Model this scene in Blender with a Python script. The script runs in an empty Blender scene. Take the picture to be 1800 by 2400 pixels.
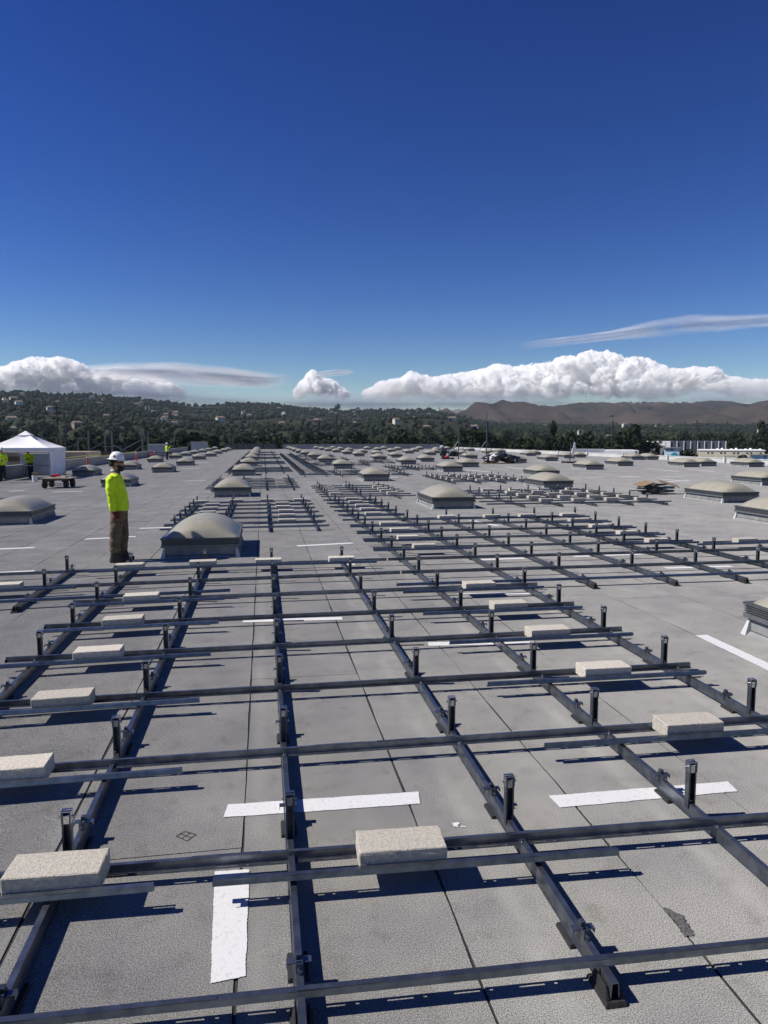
import bpy, bmesh, math, random
import numpy as np
from mathutils import Vector, Matrix, noise

R = math.radians
random.seed(7)
rng = np.random.default_rng(7)
scene = bpy.context.scene
col = scene.collection

# ------------------------------------------------------------------ camera, sky, sun, exposure
cam_data = bpy.data.cameras.new('camera')
cam = bpy.data.objects.new('camera', cam_data)
col.objects.link(cam)
cam.location = (0, 0, 2.05)
cam.rotation_euler = (R(90 - 5.744), 0, -R(9.405))
cam_data.sensor_fit = 'VERTICAL'
cam_data.sensor_height = 24.0
cam_data.lens = 17.0
cam_data.clip_start = 0.05
cam_data.clip_end = 60000
scene.camera = cam

SUN_EL, SUN_AZ = 46.0, 5.0          # sun on the left (-X), a touch behind the racks
world = bpy.data.worlds.new('World')
scene.world = world
world.use_nodes = True
wn = world.node_tree
bgn = wn.nodes['Background']
sky = wn.nodes.new('ShaderNodeTexSky')
sky.sky_type = 'NISHITA'
sky.sun_disc = False
sky.sun_elevation = R(SUN_EL)
sky.sun_rotation = R(-90 + SUN_AZ)
sky.altitude = 50
sky.air_density = 1.0
sky.dust_density = 0.0
sky.ozone_density = 2.5
hsv = wn.nodes.new('ShaderNodeHueSaturation')
hsv.inputs['Saturation'].default_value = 1.34
hsv.inputs['Hue'].default_value = 0.512
wn.links.new(sky.outputs[0], hsv.inputs['Color'])
gam = wn.nodes.new('ShaderNodeGamma')
gam.inputs['Gamma'].default_value = 1.5
scl = wn.nodes.new('ShaderNodeVectorMath')
scl.operation = 'MULTIPLY'
scl.inputs[1].default_value = (0.47, 0.44, 0.465)
wn.links.new(hsv.outputs[0], gam.inputs['Color'])
wn.links.new(gam.outputs[0], scl.inputs[0])
wn.links.new(scl.outputs[0], bgn.inputs[0])
bgn.inputs[1].default_value = 0.063

sd = bpy.data.lights.new('sun', 'SUN')
sd.energy = 5.0
sd.angle = R(0.53)
sd.color = (1.0, 0.95, 0.87)
sun = bpy.data.objects.new('sun', sd)
col.objects.link(sun)
ldir = Vector((math.cos(R(SUN_EL)) * math.cos(R(SUN_AZ)), -math.cos(R(SUN_EL)) * math.sin(R(SUN_AZ)), -math.sin(R(SUN_EL))))
sun.rotation_euler = ldir.to_track_quat('-Z', 'Y').to_euler()
sun.location = (-30, 2, 40)

scene.view_settings.view_transform = 'Standard'
scene.view_settings.look = 'None'
scene.view_settings.exposure = 0.28
scene.view_settings.gamma = 1.0
scene.render.engine = 'CYCLES'
scene.cycles.volume_bounces = 20
scene.cycles.max_bounces = 20
scene.cycles.diffuse_bounces = 4
scene.cycles.glossy_bounces = 4

# ------------------------------------------------------------------ materials
def mat(name, c, rough=0.7, metal=0.0, c2=None, scale=8.0, bump=0.0, bscale=60.0, detail=4.0, spec=0.5, coords='Object', mix=(0.35, 0.65)):
    m = bpy.data.materials.new(name)
    m.use_nodes = True
    nt = m.node_tree
    b = nt.nodes['Principled BSDF']
    b.inputs['Roughness'].default_value = rough
    b.inputs['Metallic'].default_value = metal
    b.inputs['Specular IOR Level'].default_value = spec
    tc = nt.nodes.new('ShaderNodeTexCoord')
    src = tc.outputs['Object']
    if coords == 'World':
        gg = nt.nodes.new('ShaderNodeNewGeometry')
        src = gg.outputs['Position']
    if c2 is None:
        c2 = tuple(min(1, x * 0.8) for x in c)
    n = nt.nodes.new('ShaderNodeTexNoise')
    n.inputs['Scale'].default_value = scale
    n.inputs['Detail'].default_value = detail
    nt.links.new(src, n.inputs['Vector'])
    r = nt.nodes.new('ShaderNodeValToRGB')
    r.color_ramp.elements[0].position = mix[0]
    r.color_ramp.elements[1].position = mix[1]
    r.color_ramp.elements[0].color = (*c2, 1)
    r.color_ramp.elements[1].color = (*c, 1)
    nt.links.new(n.outputs['Fac'], r.inputs['Fac'])
    nt.links.new(r.outputs['Color'], b.inputs['Base Color'])
    if bump:
        n2 = nt.nodes.new('ShaderNodeTexNoise')
        n2.inputs['Scale'].default_value = bscale
        n2.inputs['Detail'].default_value = 3
        nt.links.new(src, n2.inputs['Vector'])
        bp = nt.nodes.new('ShaderNodeBump')
        bp.inputs['Strength'].default_value = bump
        bp.inputs['Distance'].default_value = 0.02
        nt.links.new(n2.outputs['Fac'], bp.inputs['Height'])
        nt.links.new(bp.outputs['Normal'], b.inputs['Normal'])
    return m

def felt_material():
    m = bpy.data.materials.new('granulated_felt')
    m.use_nodes = True
    nt = m.node_tree
    b = nt.nodes['Principled BSDF']
    b.inputs['Roughness'].default_value = 0.92
    b.inputs['Specular IOR Level'].default_value = 0.25
    if 'Diffuse Roughness' in b.inputs: b.inputs['Diffuse Roughness'].default_value = 1.0
    geo = nt.nodes.new('ShaderNodeNewGeometry')
    pos = geo.outputs['Position']
    def noise_tex(scale, detail, rough=0.55):
        n = nt.nodes.new('ShaderNodeTexNoise')
        n.inputs['Scale'].default_value = scale
        n.inputs['Detail'].default_value = detail
        n.inputs['Roughness'].default_value = rough
        nt.links.new(pos, n.inputs['Vector'])
        return n.outputs['Fac']
    def ramp(src, p0, c0, p1, c1):
        r = nt.nodes.new('ShaderNodeValToRGB')
        r.color_ramp.elements[0].position = p0
        r.color_ramp.elements[1].position = p1
        r.color_ramp.elements[0].color = (*c0, 1)
        r.color_ramp.elements[1].color = (*c1, 1)
        nt.links.new(src, r.inputs['Fac'])
        return r.outputs['Color']
    def mul(a, c, fac=1.0):
        x = nt.nodes.new('ShaderNodeMix')
        x.data_type = 'RGBA'
        x.blend_type = 'MULTIPLY'
        x.inputs[0].default_value = fac
        nt.links.new(a, x.inputs[6])
        nt.links.new(c, x.inputs[7])
        return x.outputs[2]
    gran = ramp(noise_tex(190, 3, 0.75), 0.36, (0.085, 0.0845, 0.083), 0.64, (0.575, 0.562, 0.528))
    mott = ramp(noise_tex(1.7, 5, 0.6), 0.32, (0.74, 0.745, 0.755), 0.66, (1.0, 0.99, 0.96))
    blot = ramp(noise_tex(0.45, 4, 0.6), 0.36, (0.86, 0.86, 0.88), 0.62, (1, 1, 1))
    patch = ramp(noise_tex(6.0, 5, 0.65), 0.30, (0.80, 0.79, 0.77), 0.46, (1, 1, 1))
    oi = nt.nodes.new('ShaderNodeObjectInfo')
    tone = ramp(oi.outputs['Random'], 0.0, (0.88, 0.88, 0.89), 1.0, (1.0, 1.0, 1.0))
    c = mul(mul(mul(mul(gran, mott), blot), patch), tone)
    # pale wash marks that run beside the base rails
    sx = nt.nodes.new('ShaderNodeSeparateXYZ')
    nt.links.new(pos, sx.inputs[0])
    fac_prev = None
    for xr in (-0.06, -1.08, 1.06, 2.12, 3.38):
        a = nt.nodes.new('ShaderNodeMath'); a.operation = 'SUBTRACT'; a.inputs[1].default_value = xr
        nt.links.new(sx.outputs[0], a.inputs[0])
        b2 = nt.nodes.new('ShaderNodeMath'); b2.operation = 'ABSOLUTE'
        nt.links.new(a.outputs[0], b2.inputs[0])
        mr = nt.nodes.new('ShaderNodeMapRange')
        mr.inputs[1].default_value = 0.09; mr.inputs[2].default_value = 0.0
        mr.inputs[3].default_value = 0.0; mr.inputs[4].default_value = 1.0
        mr.interpolation_type = 'SMOOTHSTEP'
        nt.links.new(b2.outputs[0], mr.inputs[0])
        if fac_prev is None:
            fac_prev = mr.outputs[0]
        else:
            mx = nt.nodes.new('ShaderNodeMath'); mx.operation = 'MAXIMUM'
            nt.links.new(fac_prev, mx.inputs[0]); nt.links.new(mr.outputs[0], mx.inputs[1])
            fac_prev = mx.outputs[0]
    ylim = nt.nodes.new('ShaderNodeMapRange')
    ylim.inputs[1].default_value = 14.0; ylim.inputs[2].default_value = 11.0
    nt.links.new(sx.outputs[1], ylim.inputs[0])
    m1 = nt.nodes.new('ShaderNodeMath'); m1.operation = 'MULTIPLY'
    nt.links.new(fac_prev, m1.inputs[0]); nt.links.new(ylim.outputs[0], m1.inputs[1])
    m2 = nt.nodes.new('ShaderNodeMath'); m2.operation = 'MULTIPLY'
    nt.links.new(m1.outputs[0], m2.inputs[0])
    nz = noise_tex(2.5, 4)
    nr = nt.nodes.new('ShaderNodeMapRange'); nr.inputs[1].default_value = 0.3; nr.inputs[2].default_value = 0.7
    nr.inputs[4].default_value = 0.42
    nt.links.new(nz, nr.inputs[0]); nt.links.new(nr.outputs[0], m2.inputs[1])
    mixp = nt.nodes.new('ShaderNodeMix'); mixp.data_type = 'RGBA'
    nt.links.new(m2.outputs[0], mixp.inputs[0])
    nt.links.new(c, mixp.inputs[6])
    mixp.inputs[7].default_value = (0.42, 0.41, 0.38, 1)
    nt.links.new(mixp.outputs[2], b.inputs['Base Color'])
    bp = nt.nodes.new('ShaderNodeBump')
    bp.inputs['Strength'].default_value = 0.35
    bp.inputs['Distance'].default_value = 0.003
    nt.links.new(noise_tex(230, 2, 0.7), bp.inputs['Height'])
    nt.links.new(bp.outputs['Normal'], b.inputs['Normal'])
    return m

M = {}
M['felt'] = felt_material()
M['bitumen'] = mat('bitumen', (0.018, 0.018, 0.02), 0.8, c2=(0.03, 0.03, 0.032), scale=30, bump=0.4)
M['stain'] = mat('dark_granule_stain', (0.15, 0.145, 0.14), 0.95, c2=(0.035, 0.034, 0.036), scale=160, bump=0.4, bscale=200, coords='World')
M['paint'] = mat('white_marking_paint', (0.62, 0.62, 0.615), 0.8, c2=(0.50, 0.50, 0.495), scale=45, bump=0.12, bscale=170, coords='World', mix=(0.28, 0.46), detail=6)
M['steel'] = mat('galvanised_steel', (0.215, 0.235, 0.265), 0.29, 0.85, c2=(0.13, 0.145, 0.17), scale=14, bump=0.05, bscale=90)
M['steel_dark'] = mat('dark_galvanised_steel', (0.14, 0.155, 0.175), 0.38, 0.8, c2=(0.085, 0.097, 0.115), scale=20)
M['bright'] = mat('zinc_bolt', (0.62, 0.64, 0.67), 0.28, 1.0, c2=(0.4, 0.42, 0.45), scale=60)
M['rubber'] = mat('black_rubber', (0.012, 0.012, 0.013), 0.85, c2=(0.02, 0.02, 0.02), scale=50, bump=0.3)
M['concrete'] = mat('pale_concrete', (0.58, 0.535, 0.455), 0.93, c2=(0.43, 0.395, 0.335), scale=60, bump=0.4, bscale=150, detail=6)
def vary(m, lo, hi):
    nt = m.node_tree; b = nt.nodes['Principled BSDF']
    src = b.inputs['Base Color'].links[0].from_socket
    oi = nt.nodes.new('ShaderNodeObjectInfo'); mr = nt.nodes.new('ShaderNodeMapRange')
    mr.inputs[3].default_value = lo; mr.inputs[4].default_value = hi
    nt.links.new(oi.outputs['Random'], mr.inputs[0])
    vm = nt.nodes.new('ShaderNodeVectorMath'); vm.operation = 'SCALE'
    nt.links.new(src, vm.inputs[0]); nt.links.new(mr.outputs[0], vm.inputs['Scale'])
    nt.links.new(vm.outputs[0], b.inputs['Base Color'])
vary(M['concrete'], .82, 1.08)
vary(M['steel'], .75, 1.25)
M['dome'] = mat('tan_acrylic_dome', (0.335, 0.315, 0.25), 0.36, c2=(0.29, 0.272, 0.215), scale=5, detail=7, bump=0.05, bscale=300)
M['curb_frame'] = mat('grey_skylight_frame', (0.10, 0.108, 0.112), 0.5, 0.3, c2=(0.075, 0.082, 0.086), scale=12)
M['curb_lip'] = mat('grey_skylight_lip', (0.155, 0.163, 0.168), 0.5, 0.3, scale=12)
M['flashing'] = mat('coated_flashing', (0.27, 0.272, 0.27), 0.85, c2=(0.18, 0.183, 0.185), scale=5, bump=0.4, bscale=120)
M['caulk'] = mat('white_sealant', (0.70, 0.70, 0.68), 0.7, scale=20, bump=0.4)
M['parapet'] = mat('grey_parapet', (0.30, 0.305, 0.31), 0.85, c2=(0.23, 0.235, 0.24), scale=0.8)
M['parapet_white'] = mat('pale_parapet', (0.55, 0.55, 0.54), 0.85, c2=(0.45, 0.45, 0.45), scale=0.7)
M['hivis'] = mat('lime_hi_vis_cloth', (0.64, 0.88, 0.018), 0.85, c2=(0.48, 0.70, 0.01), scale=9, bump=0.35, bscale=16)
M['trouser'] = mat('tan_trousers', (0.155, 0.11, 0.062), 0.9, c2=(0.075, 0.055, 0.034), scale=9, bump=0.6, bscale=18)
M['navy'] = mat('navy_trousers', (0.012, 0.015, 0.028), 0.9, scale=9)
M['boot'] = mat('black_boot_leather', (0.022, 0.018, 0.016), 0.6, scale=20, bump=0.3)
M['skin'] = mat('skin', (0.36, 0.19, 0.13), 0.55, c2=(0.30, 0.15, 0.10), scale=20)
M['beard'] = mat('dark_beard', (0.014, 0.010, 0.008), 0.85, scale=60, bump=0.5)
M['glove'] = mat('dark_red_glove', (0.16, 0.012, 0.018), 0.8, c2=(0.07, 0.01, 0.012), scale=25, bump=0.3)
M['helmet'] = mat('white_helmet', (0.80, 0.80, 0.80), 0.3, c2=(0.74, 0.74, 0.75), scale=4)
M['lens'] = mat('black_lens', (0.006, 0.006, 0.007), 0.1, scale=5)
M['badge'] = mat('gold_badge', (0.25, 0.16, 0.06), 0.5, c2=(0.05, 0.035, 0.02), scale=60)
M['canvas'] = mat('white_canvas', (0.80, 0.80, 0.82), 0.8, c2=(0.72, 0.72, 0.75), scale=2.5, bump=0.25, bscale=5)
M['tube'] = mat('grey_tube', (0.45, 0.46, 0.48), 0.4, 0.5, scale=9)
M['orange'] = mat('orange_red_plastic', (0.60, 0.07, 0.025), 0.6, c2=(0.5, 0.05, 0.02), scale=6)
M['red'] = mat('red_paint', (0.50, 0.015, 0.015), 0.5, scale=6)
M['tape'] = mat('yellow_caution_tape', (0.80, 0.66, 0.22), 0.6, scale=5)
M['wood'] = mat('weathered_plywood', (0.30, 0.25, 0.20), 0.9, c2=(0.19, 0.16, 0.13), scale=7, bump=0.3)
M['rust'] = mat('brown_steel', (0.10, 0.06, 0.035), 0.75, scale=12)
M['card'] = mat('brown_cardboard', (0.27, 0.185, 0.115), 0.85, c2=(0.21, 0.14, 0.085), scale=4)
M['blackplastic'] = mat('black_plastic', (0.015, 0.016, 0.02), 0.35, c2=(0.03, 0.032, 0.04), scale=6)
M['tarp'] = mat('white_wrap', (0.74, 0.75, 0.78), 0.45, c2=(0.5, 0.52, 0.56), scale=3, bump=0.4, bscale=8)
M['cream'] = mat('cream_render', (0.66, 0.60, 0.47), 0.9, scale=1)
M['whitewall'] = mat('white_render', (0.80, 0.80, 0.79), 0.9, c2=(0.74, 0.74, 0.74), scale=0.5)
M['bluegrey'] = mat('blue_grey_panel', (0.085, 0.095, 0.13), 0.6, scale=0.6)
M['greymetal'] = mat('grey_cabinet', (0.36, 0.39, 0.43), 0.6, 0.0, scale=1.5)
M['darkbox'] = mat('dark_grey_sheet', (0.06, 0.062, 0.065), 0.7, scale=2)
M['window'] = mat('dark_window', (0.02, 0.022, 0.026), 0.15, scale=2)
M['rooftile'] = mat('clay_roof', (0.16, 0.10, 0.075), 0.9, c2=(0.22, 0.17, 0.14), scale=0.3)
M['tan_wall'] = mat('tan_render', (0.30, 0.24, 0.19), 0.9, scale=1)
M['poles'] = mat('creosoted_pole', (0.028, 0.022, 0.018), 0.9, scale=5)
M['signblue'] = mat('sign_teal', (0.05, 0.30, 0.42), 0.5, scale=5)
M['signpale'] = mat('sign_pale_blue', (0.55, 0.72, 0.82), 0.5, c2=(0.62, 0.78, 0.86), scale=1)
M['signink'] = mat('sign_ink', (0.10, 0.14, 0.22), 0.6, scale=5)
M['bark'] = mat('bark', (0.05, 0.037, 0.026), 0.95, scale=6, bump=0.6)
M['leaf'] = mat('dark_leaves', (0.026, 0.037, 0.014), 0.8, c2=(0.012, 0.019, 0.009), scale=0.35, coords='World', spec=0.08)
M['leaf2'] = mat('olive_leaves', (0.032, 0.040, 0.017), 0.8, c2=(0.014, 0.021, 0.010), scale=0.35, coords='World', spec=0.08)
M['palmleaf'] = mat('palm_leaves', (0.045, 0.055, 0.022), 0.7, scale=1, spec=0.08)
M['woodsleaf'] = mat('woods_leaves', (0.022, 0.030, 0.014), 0.9, c2=(0.009, 0.014, 0.008), scale=0.018, coords='World', detail=8, spec=0.08)
M['hillgreen'] = mat('hill_scrub', (0.036, 0.034, 0.021), 1.0, c2=(0.015, 0.019, 0.011), scale=0.012, coords='World', detail=9, spec=0.08)
M['hillbrown'] = mat('dry_grass', (0.060, 0.045, 0.037), 1.0, c2=(0.021, 0.018, 0.015), scale=0.006, coords='World', detail=10, bump=0.0, spec=0.08)
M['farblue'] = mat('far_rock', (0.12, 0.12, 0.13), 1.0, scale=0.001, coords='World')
M['groundm'] = mat('valley_ground', (0.10, 0.095, 0.07), 1.0, c2=(0.05, 0.055, 0.035), scale=0.02, coords='World', spec=0.08)

# ------------------------------------------------------------------ mesh helpers
class MB:
    def __init__(s):
        s.v = []; s.f = []; s.m = []; s.smooth = []
    def add(s, vs, fs, mi=0, smooth=False):
        o = len(s.v)
        s.v += [tuple(p) for p in vs]
        for f in fs:
            s.f.append(tuple(o + i for i in f)); s.m.append(mi); s.smooth.append(smooth)
    def box(s, x0, x1, y0, y1, z0, z1, mi=0):
        s.add([(x0, y0, z0), (x1, y0, z0), (x1, y1, z0), (x0, y1, z0), (x0, y0, z1), (x1, y0, z1), (x1, y1, z1), (x0, y1, z1)],
              [(0, 3, 2, 1), (4, 5, 6, 7), (0, 1, 5, 4), (1, 2, 6, 5), (2, 3, 7, 6), (3, 0, 4, 7)], mi)
    def frustum(s, b, t, z0, z1, mi=0):
        (bx0, bx1, by0, by1), (tx0, tx1, ty0, ty1) = b, t
        s.add([(bx0, by0, z0), (bx1, by0, z0), (bx1, by1, z0), (bx0, by1, z0), (tx0, ty0, z1), (tx1, ty0, z1), (tx1, ty1, z1), (tx0, ty1, z1)],
              [(0, 3, 2, 1), (4, 5, 6, 7), (0, 1, 5, 4), (1, 2, 6, 5), (2, 3, 7, 6), (3, 0, 4, 7)], mi)
    def tube(s, p0, p1, r0, r1=None, n=8, mi=0, smooth=True, cap=True):
        r1 = r0 if r1 is None else r1
        p0, p1 = Vector(p0), Vector(p1)
        d = (p1 - p0).normalized()
        a = d.orthogonal().normalized(); b = d.cross(a)
        vs = []
        for p, r in ((p0, r0), (p1, r1)):
            for i in range(n):
                t = 2 * math.pi * i / n
                vs.append(p + a * (r * math.cos(t)) + b * (r * math.sin(t)))
        fs = [(i, (i + 1) % n, n + (i + 1) % n, n + i) for i in range(n)]
        s.add(vs, fs, mi, smooth)
        if cap:
            s.add(vs[:n], [tuple(range(n))[::-1]], mi); s.add(vs[n:], [tuple(range(n))], mi)
    def bar(s, p0, p1, w, h, mi=0):
        p0, p1 = Vector(p0), Vector(p1)
        d = (p1 - p0).normalized()
        up = Vector((0, 0, 1)) if abs(d.z) < 0.95 else Vector((0, 1, 0))
        a = d.cross(up).normalized(); b = a.cross(d)
        vs = []
        for p in (p0, p1):
            for sa, sb in ((-1, -1), (1, -1), (1, 1), (-1, 1)):
                vs.append(p + a * (sa * w / 2) + b * (sb * h / 2))
        s.add(vs, [(0, 1, 2, 3), (7, 6, 5, 4), (0, 4, 5, 1), (1, 5, 6, 2), (2, 6, 7, 3), (3, 7, 4, 0)], mi)
    def loft(s, rings, n=16, mi=0, smooth=True, power=2.0):
        # rings: (cx, cy, z, rx, ry)
        vs = []
        for (cx, cy, z, rx, ry) in rings:
            for i in range(n):
                t = 2 * math.pi * i / n
                ct, st = math.cos(t), math.sin(t)
                e = 2.0 / power
                vs.append((cx + rx * math.copysign(abs(ct) ** e, ct), cy + ry * math.copysign(abs(st) ** e, st), z))
        fs = []
        for k in range(len(rings) - 1):
            for i in range(n):
                j = (i + 1) % n
                fs.append((k * n + i, k * n + j, (k + 1) * n + j, (k + 1) * n + i))
        fs.append(tuple(range(n))[::-1])
        fs.append(tuple((len(rings) - 1) * n + i for i in range(n)))
        s.add(vs, fs, mi, smooth)
    def path(s, pts, radii, n=10, mi=0):
        pts = [Vector(p) for p in pts]
        vs = []; a = None
        for i, p in enumerate(pts):
            d = (pts[min(i + 1, len(pts) - 1)] - pts[max(i - 1, 0)]).normalized()
            if a is None:
                a = d.orthogonal().normalized()
            a = (a - d * a.dot(d)).normalized(); b = d.cross(a)
            for k in range(n):
                t = 2 * math.pi * k / n
                vs.append(p + a * (radii[i] * math.cos(t)) + b * (radii[i] * math.sin(t)))
        fs = []
        for k in range(len(pts) - 1):
            for i in range(n):
                j = (i + 1) % n
                fs.append((k * n + i, k * n + j, (k + 1) * n + j, (k + 1) * n + i))
        fs.append(tuple(range(n))[::-1]); fs.append(tuple((len(pts) - 1) * n + i for i in range(n)))
        s.add(vs, fs, mi, True)
    def ellipsoid(s, c, r, nu=14, nv=9, mi=0, zmin=-1.0):
        rings = []
        for k in range(nv + 1):
            t = -1 + 2 * k / nv
            ph = t * math.pi / 2
            zz = math.sin(ph)
            if zz < zmin: continue
            rr = max(math.cos(ph), 0.02)
            rings.append((c[0], c[1], c[2] + r[2] * zz, r[0] * rr, r[1] * rr))
        s.loft(rings, nu, mi)
    def mesh(s, name, mats):
        me = bpy.data.meshes.new(name)
        me.from_pydata(s.v, [], s.f)
        for mm in (mats if isinstance(mats, (list, tuple)) else [mats]):
            me.materials.append(mm)
        me.polygons.foreach_set('material_index', s.m)
        me.polygons.foreach_set('use_smooth', s.smooth)
        me.update()
        return me
    def build(s, name, mats, parent=None, loc=None):
        return link(name, s.mesh(name, mats), parent, loc)

def link(name, me, parent=None, loc=None, rz=None):
    o = bpy.data.objects.new(name, me)
    col.objects.link(o)
    if parent is not None: o.parent = parent
    if loc is not None: o.location = loc
    if rz is not None: o.rotation_euler = (0, 0, rz)
    return o

def tag(o, label=None, cat=None, group=None, kind=None):
    if label: o['label'] = label
    if cat: o['category'] = cat
    if group: o['group'] = group
    if kind: o['kind'] = kind
    return o

def thing(name, loc, label, cat, group=None, rz=0.0):
    o = bpy.data.objects.new(name, None)
    o.empty_display_size = 0.2
    col.objects.link(o)
    o.location = loc
    o.rotation_euler = (0, 0, rz)
    return tag(o, label, cat, group)

def big_mesh(name, V, F, mats, smooth=False):
    me = bpy.data.meshes.new(name)
    V = np.asarray(V, dtype=np.float32); F = np.asarray(F, dtype=np.int32)
    k = F.shape[1]
    me.vertices.add(len(V)); me.vertices.foreach_set('co', V.ravel())
    me.loops.add(F.size); me.loops.foreach_set('vertex_index', F.ravel())
    me.polygons.add(len(F))
    me.polygons.foreach_set('loop_start', np.arange(0, F.size, k, dtype=np.int32))
    me.polygons.foreach_set('loop_total', np.full(len(F), k, dtype=np.int32))
    if smooth: me.polygons.foreach_set('use_smooth', np.ones(len(F), dtype=bool))
    me.materials.append(mats)
    me.update(calc_edges=True)
    me.validate()
    return me

ORD = ['first', 'second', 'third', 'fourth', 'fifth', 'sixth', 'seventh', 'eighth', 'ninth', 'tenth', 'eleventh', 'twelfth',
       'thirteenth', 'fourteenth', 'fifteenth', 'sixteenth', 'seventeenth', 'eighteenth', 'nineteenth', 'twentieth']
def nth(i):
    if i < 20: return ORD[i]
    n = i + 1
    return '%d%s' % (n, 'th' if n % 100 in (11, 12, 13) else {1: 'st', 2: 'nd', 3: 'rd'}.get(n % 10, 'th'))

def zr(x):                      # the roof falls gently away to the left
    return -0.02 * max(0.0, -1.0 - x)

def left_pos(x, y):             # ground points left of the fall lie a little farther out
    k = 1.0
    for _ in range(4):
        k = (2.05 - zr(x * k)) / 2.05
    return x * k, y * k

# ------------------------------------------------------------------ roof deck and roofing sheets
XL, XR, YN = -15.2, 39.7, 152.0
mb = MB()
xs = [XL, -1.0, XR]
for a, b in ((XL, -1.0), (-1.0, XR)):
    mb.add([(a, -6, zr(a) - 0.006), (b, -6, zr(b) - 0.006), (b, YN, zr(b) - 0.006), (a, YN, zr(a) - 0.006)], [(0, 1, 2, 3)])
roof = mb.build('roof', M['bitumen'])
tag(roof, 'flat grey warehouse roof with long felt seams', 'roof', kind='structure')
mb = MB()
mb.box(XL - 0.35, XR + 0.35, -6, YN + 0.3, -9.2, -0.5)
tag(mb.build('warehouse_wall', M['whitewall'], roof), 'outer wall of the warehouse below the roof')

W = 0.917
def sheet_mesh(x0, x1, y0, y1, jag, nseg):
    vs, fs = [], []
    for i in range(nseg + 1):
        y = y0 + (y1 - y0) * i / nseg
        for side, x in ((0, x0), (1, x1)):
            j = random.uniform(-jag, jag)
            vs.append((x + j, y, zr(x)))
    for i in range(nseg + 1):
        for side in (0, 1):
            x, y, z = vs[i * 2 + side]
            vs.append((x, y, z - 0.0055))
    n2 = 2 * (nseg + 1)
    for i in range(nseg):
        a = 2 * i
        fs.append((a, a + 1, a + 3, a + 2))
        fs.append((a, a + 2, n2 + a + 2, n2 + a))
        fs.append((a + 3, a + 1, n2 + a + 1, n2 + a + 3))
    fs.append((0, n2, n2 + 1, 1))
    e = 2 * nseg
    fs.append((e + 1, n2 + e + 1, n2 + e, e))
    return vs, fs

near_sheets, farv, farf = 0, [], []
k0 = int(math.floor((XL + 0.131) / W)) + 1
k1 = int(math.floor((XR + 0.131) / W))
for k in range(k0 - 1, k1 + 1):
    x0 = max(-0.131 + W * k, XL); x1 = min(-0.131 + W * (k + 1), XR)
    gap = random.choice((0.003, 0.008, 0.011, 0.013))
    if k in (0, 1, 2): gap = 0.011
    y = -6.0 - random.uniform(0, 8)
    while y < YN:
        L = random.uniform(9.2, 10.2)
        ya, yb = max(y, -6.0), min(y + L, YN)
        if yb - ya > 0.3:
            near = ya < 34
            vs, fs = sheet_mesh(x0 + 0.001, x1 - gap, ya, yb - random.choice((0.004, 0.007)), 0.005 if near else 0.002, max(2, int((yb - ya) / 0.35)) if near else 3)
            if near and near_sheets < 300:
                me = bpy.data.meshes.new('roof_sheet')
                me.from_pydata(vs, [], fs); me.materials.append(M['felt']); me.update()
                link('roof_sheet', me, roof)
                near_sheets += 1
            else:
                o = len(farv); farv += vs; farf += [tuple(o + i for i in f) for f in fs]
        y += L
me = bpy.data.meshes.new('roofing_felt'); me.from_pydata(farv, [], farf); me.materials.append(M['felt']); me.update()
tag(link('roofing_felt', me, roof), kind='stuff')

# white paint stripes (irregular brushed edges), stains and marks on the felt
def stripe(corners, jag=0.0028, name='paint_stripe', m='paint', lift=0.004):
    c = [Vector((x, y, 0)) for x, y in corners]
    pts = []
    for i in range(4):
        a, b = c[i], c[(i + 1) % 4]
        n = max(2, int((b - a).length / (0.008 if (b - a).length < 1.6 else .03)))
        nrm = Vector(((b - a).y, -(b - a).x, 0)).normalized()
        for t in range(n):
            p = a.lerp(b, t / n)
            pts.append(p + nrm * (random.uniform(-jag, jag) * .55 + jag * 1.6 * noise.noise(Vector((p.x * 9, p.y * 9, 2.2)))))
    vs = [(p.x, p.y, zr(p.x) + lift) for p in pts]
    mbs = MB()
    mbs.add(vs, [tuple(range(len(vs)))])
    return mbs.build(name, M[m], roof)

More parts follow.
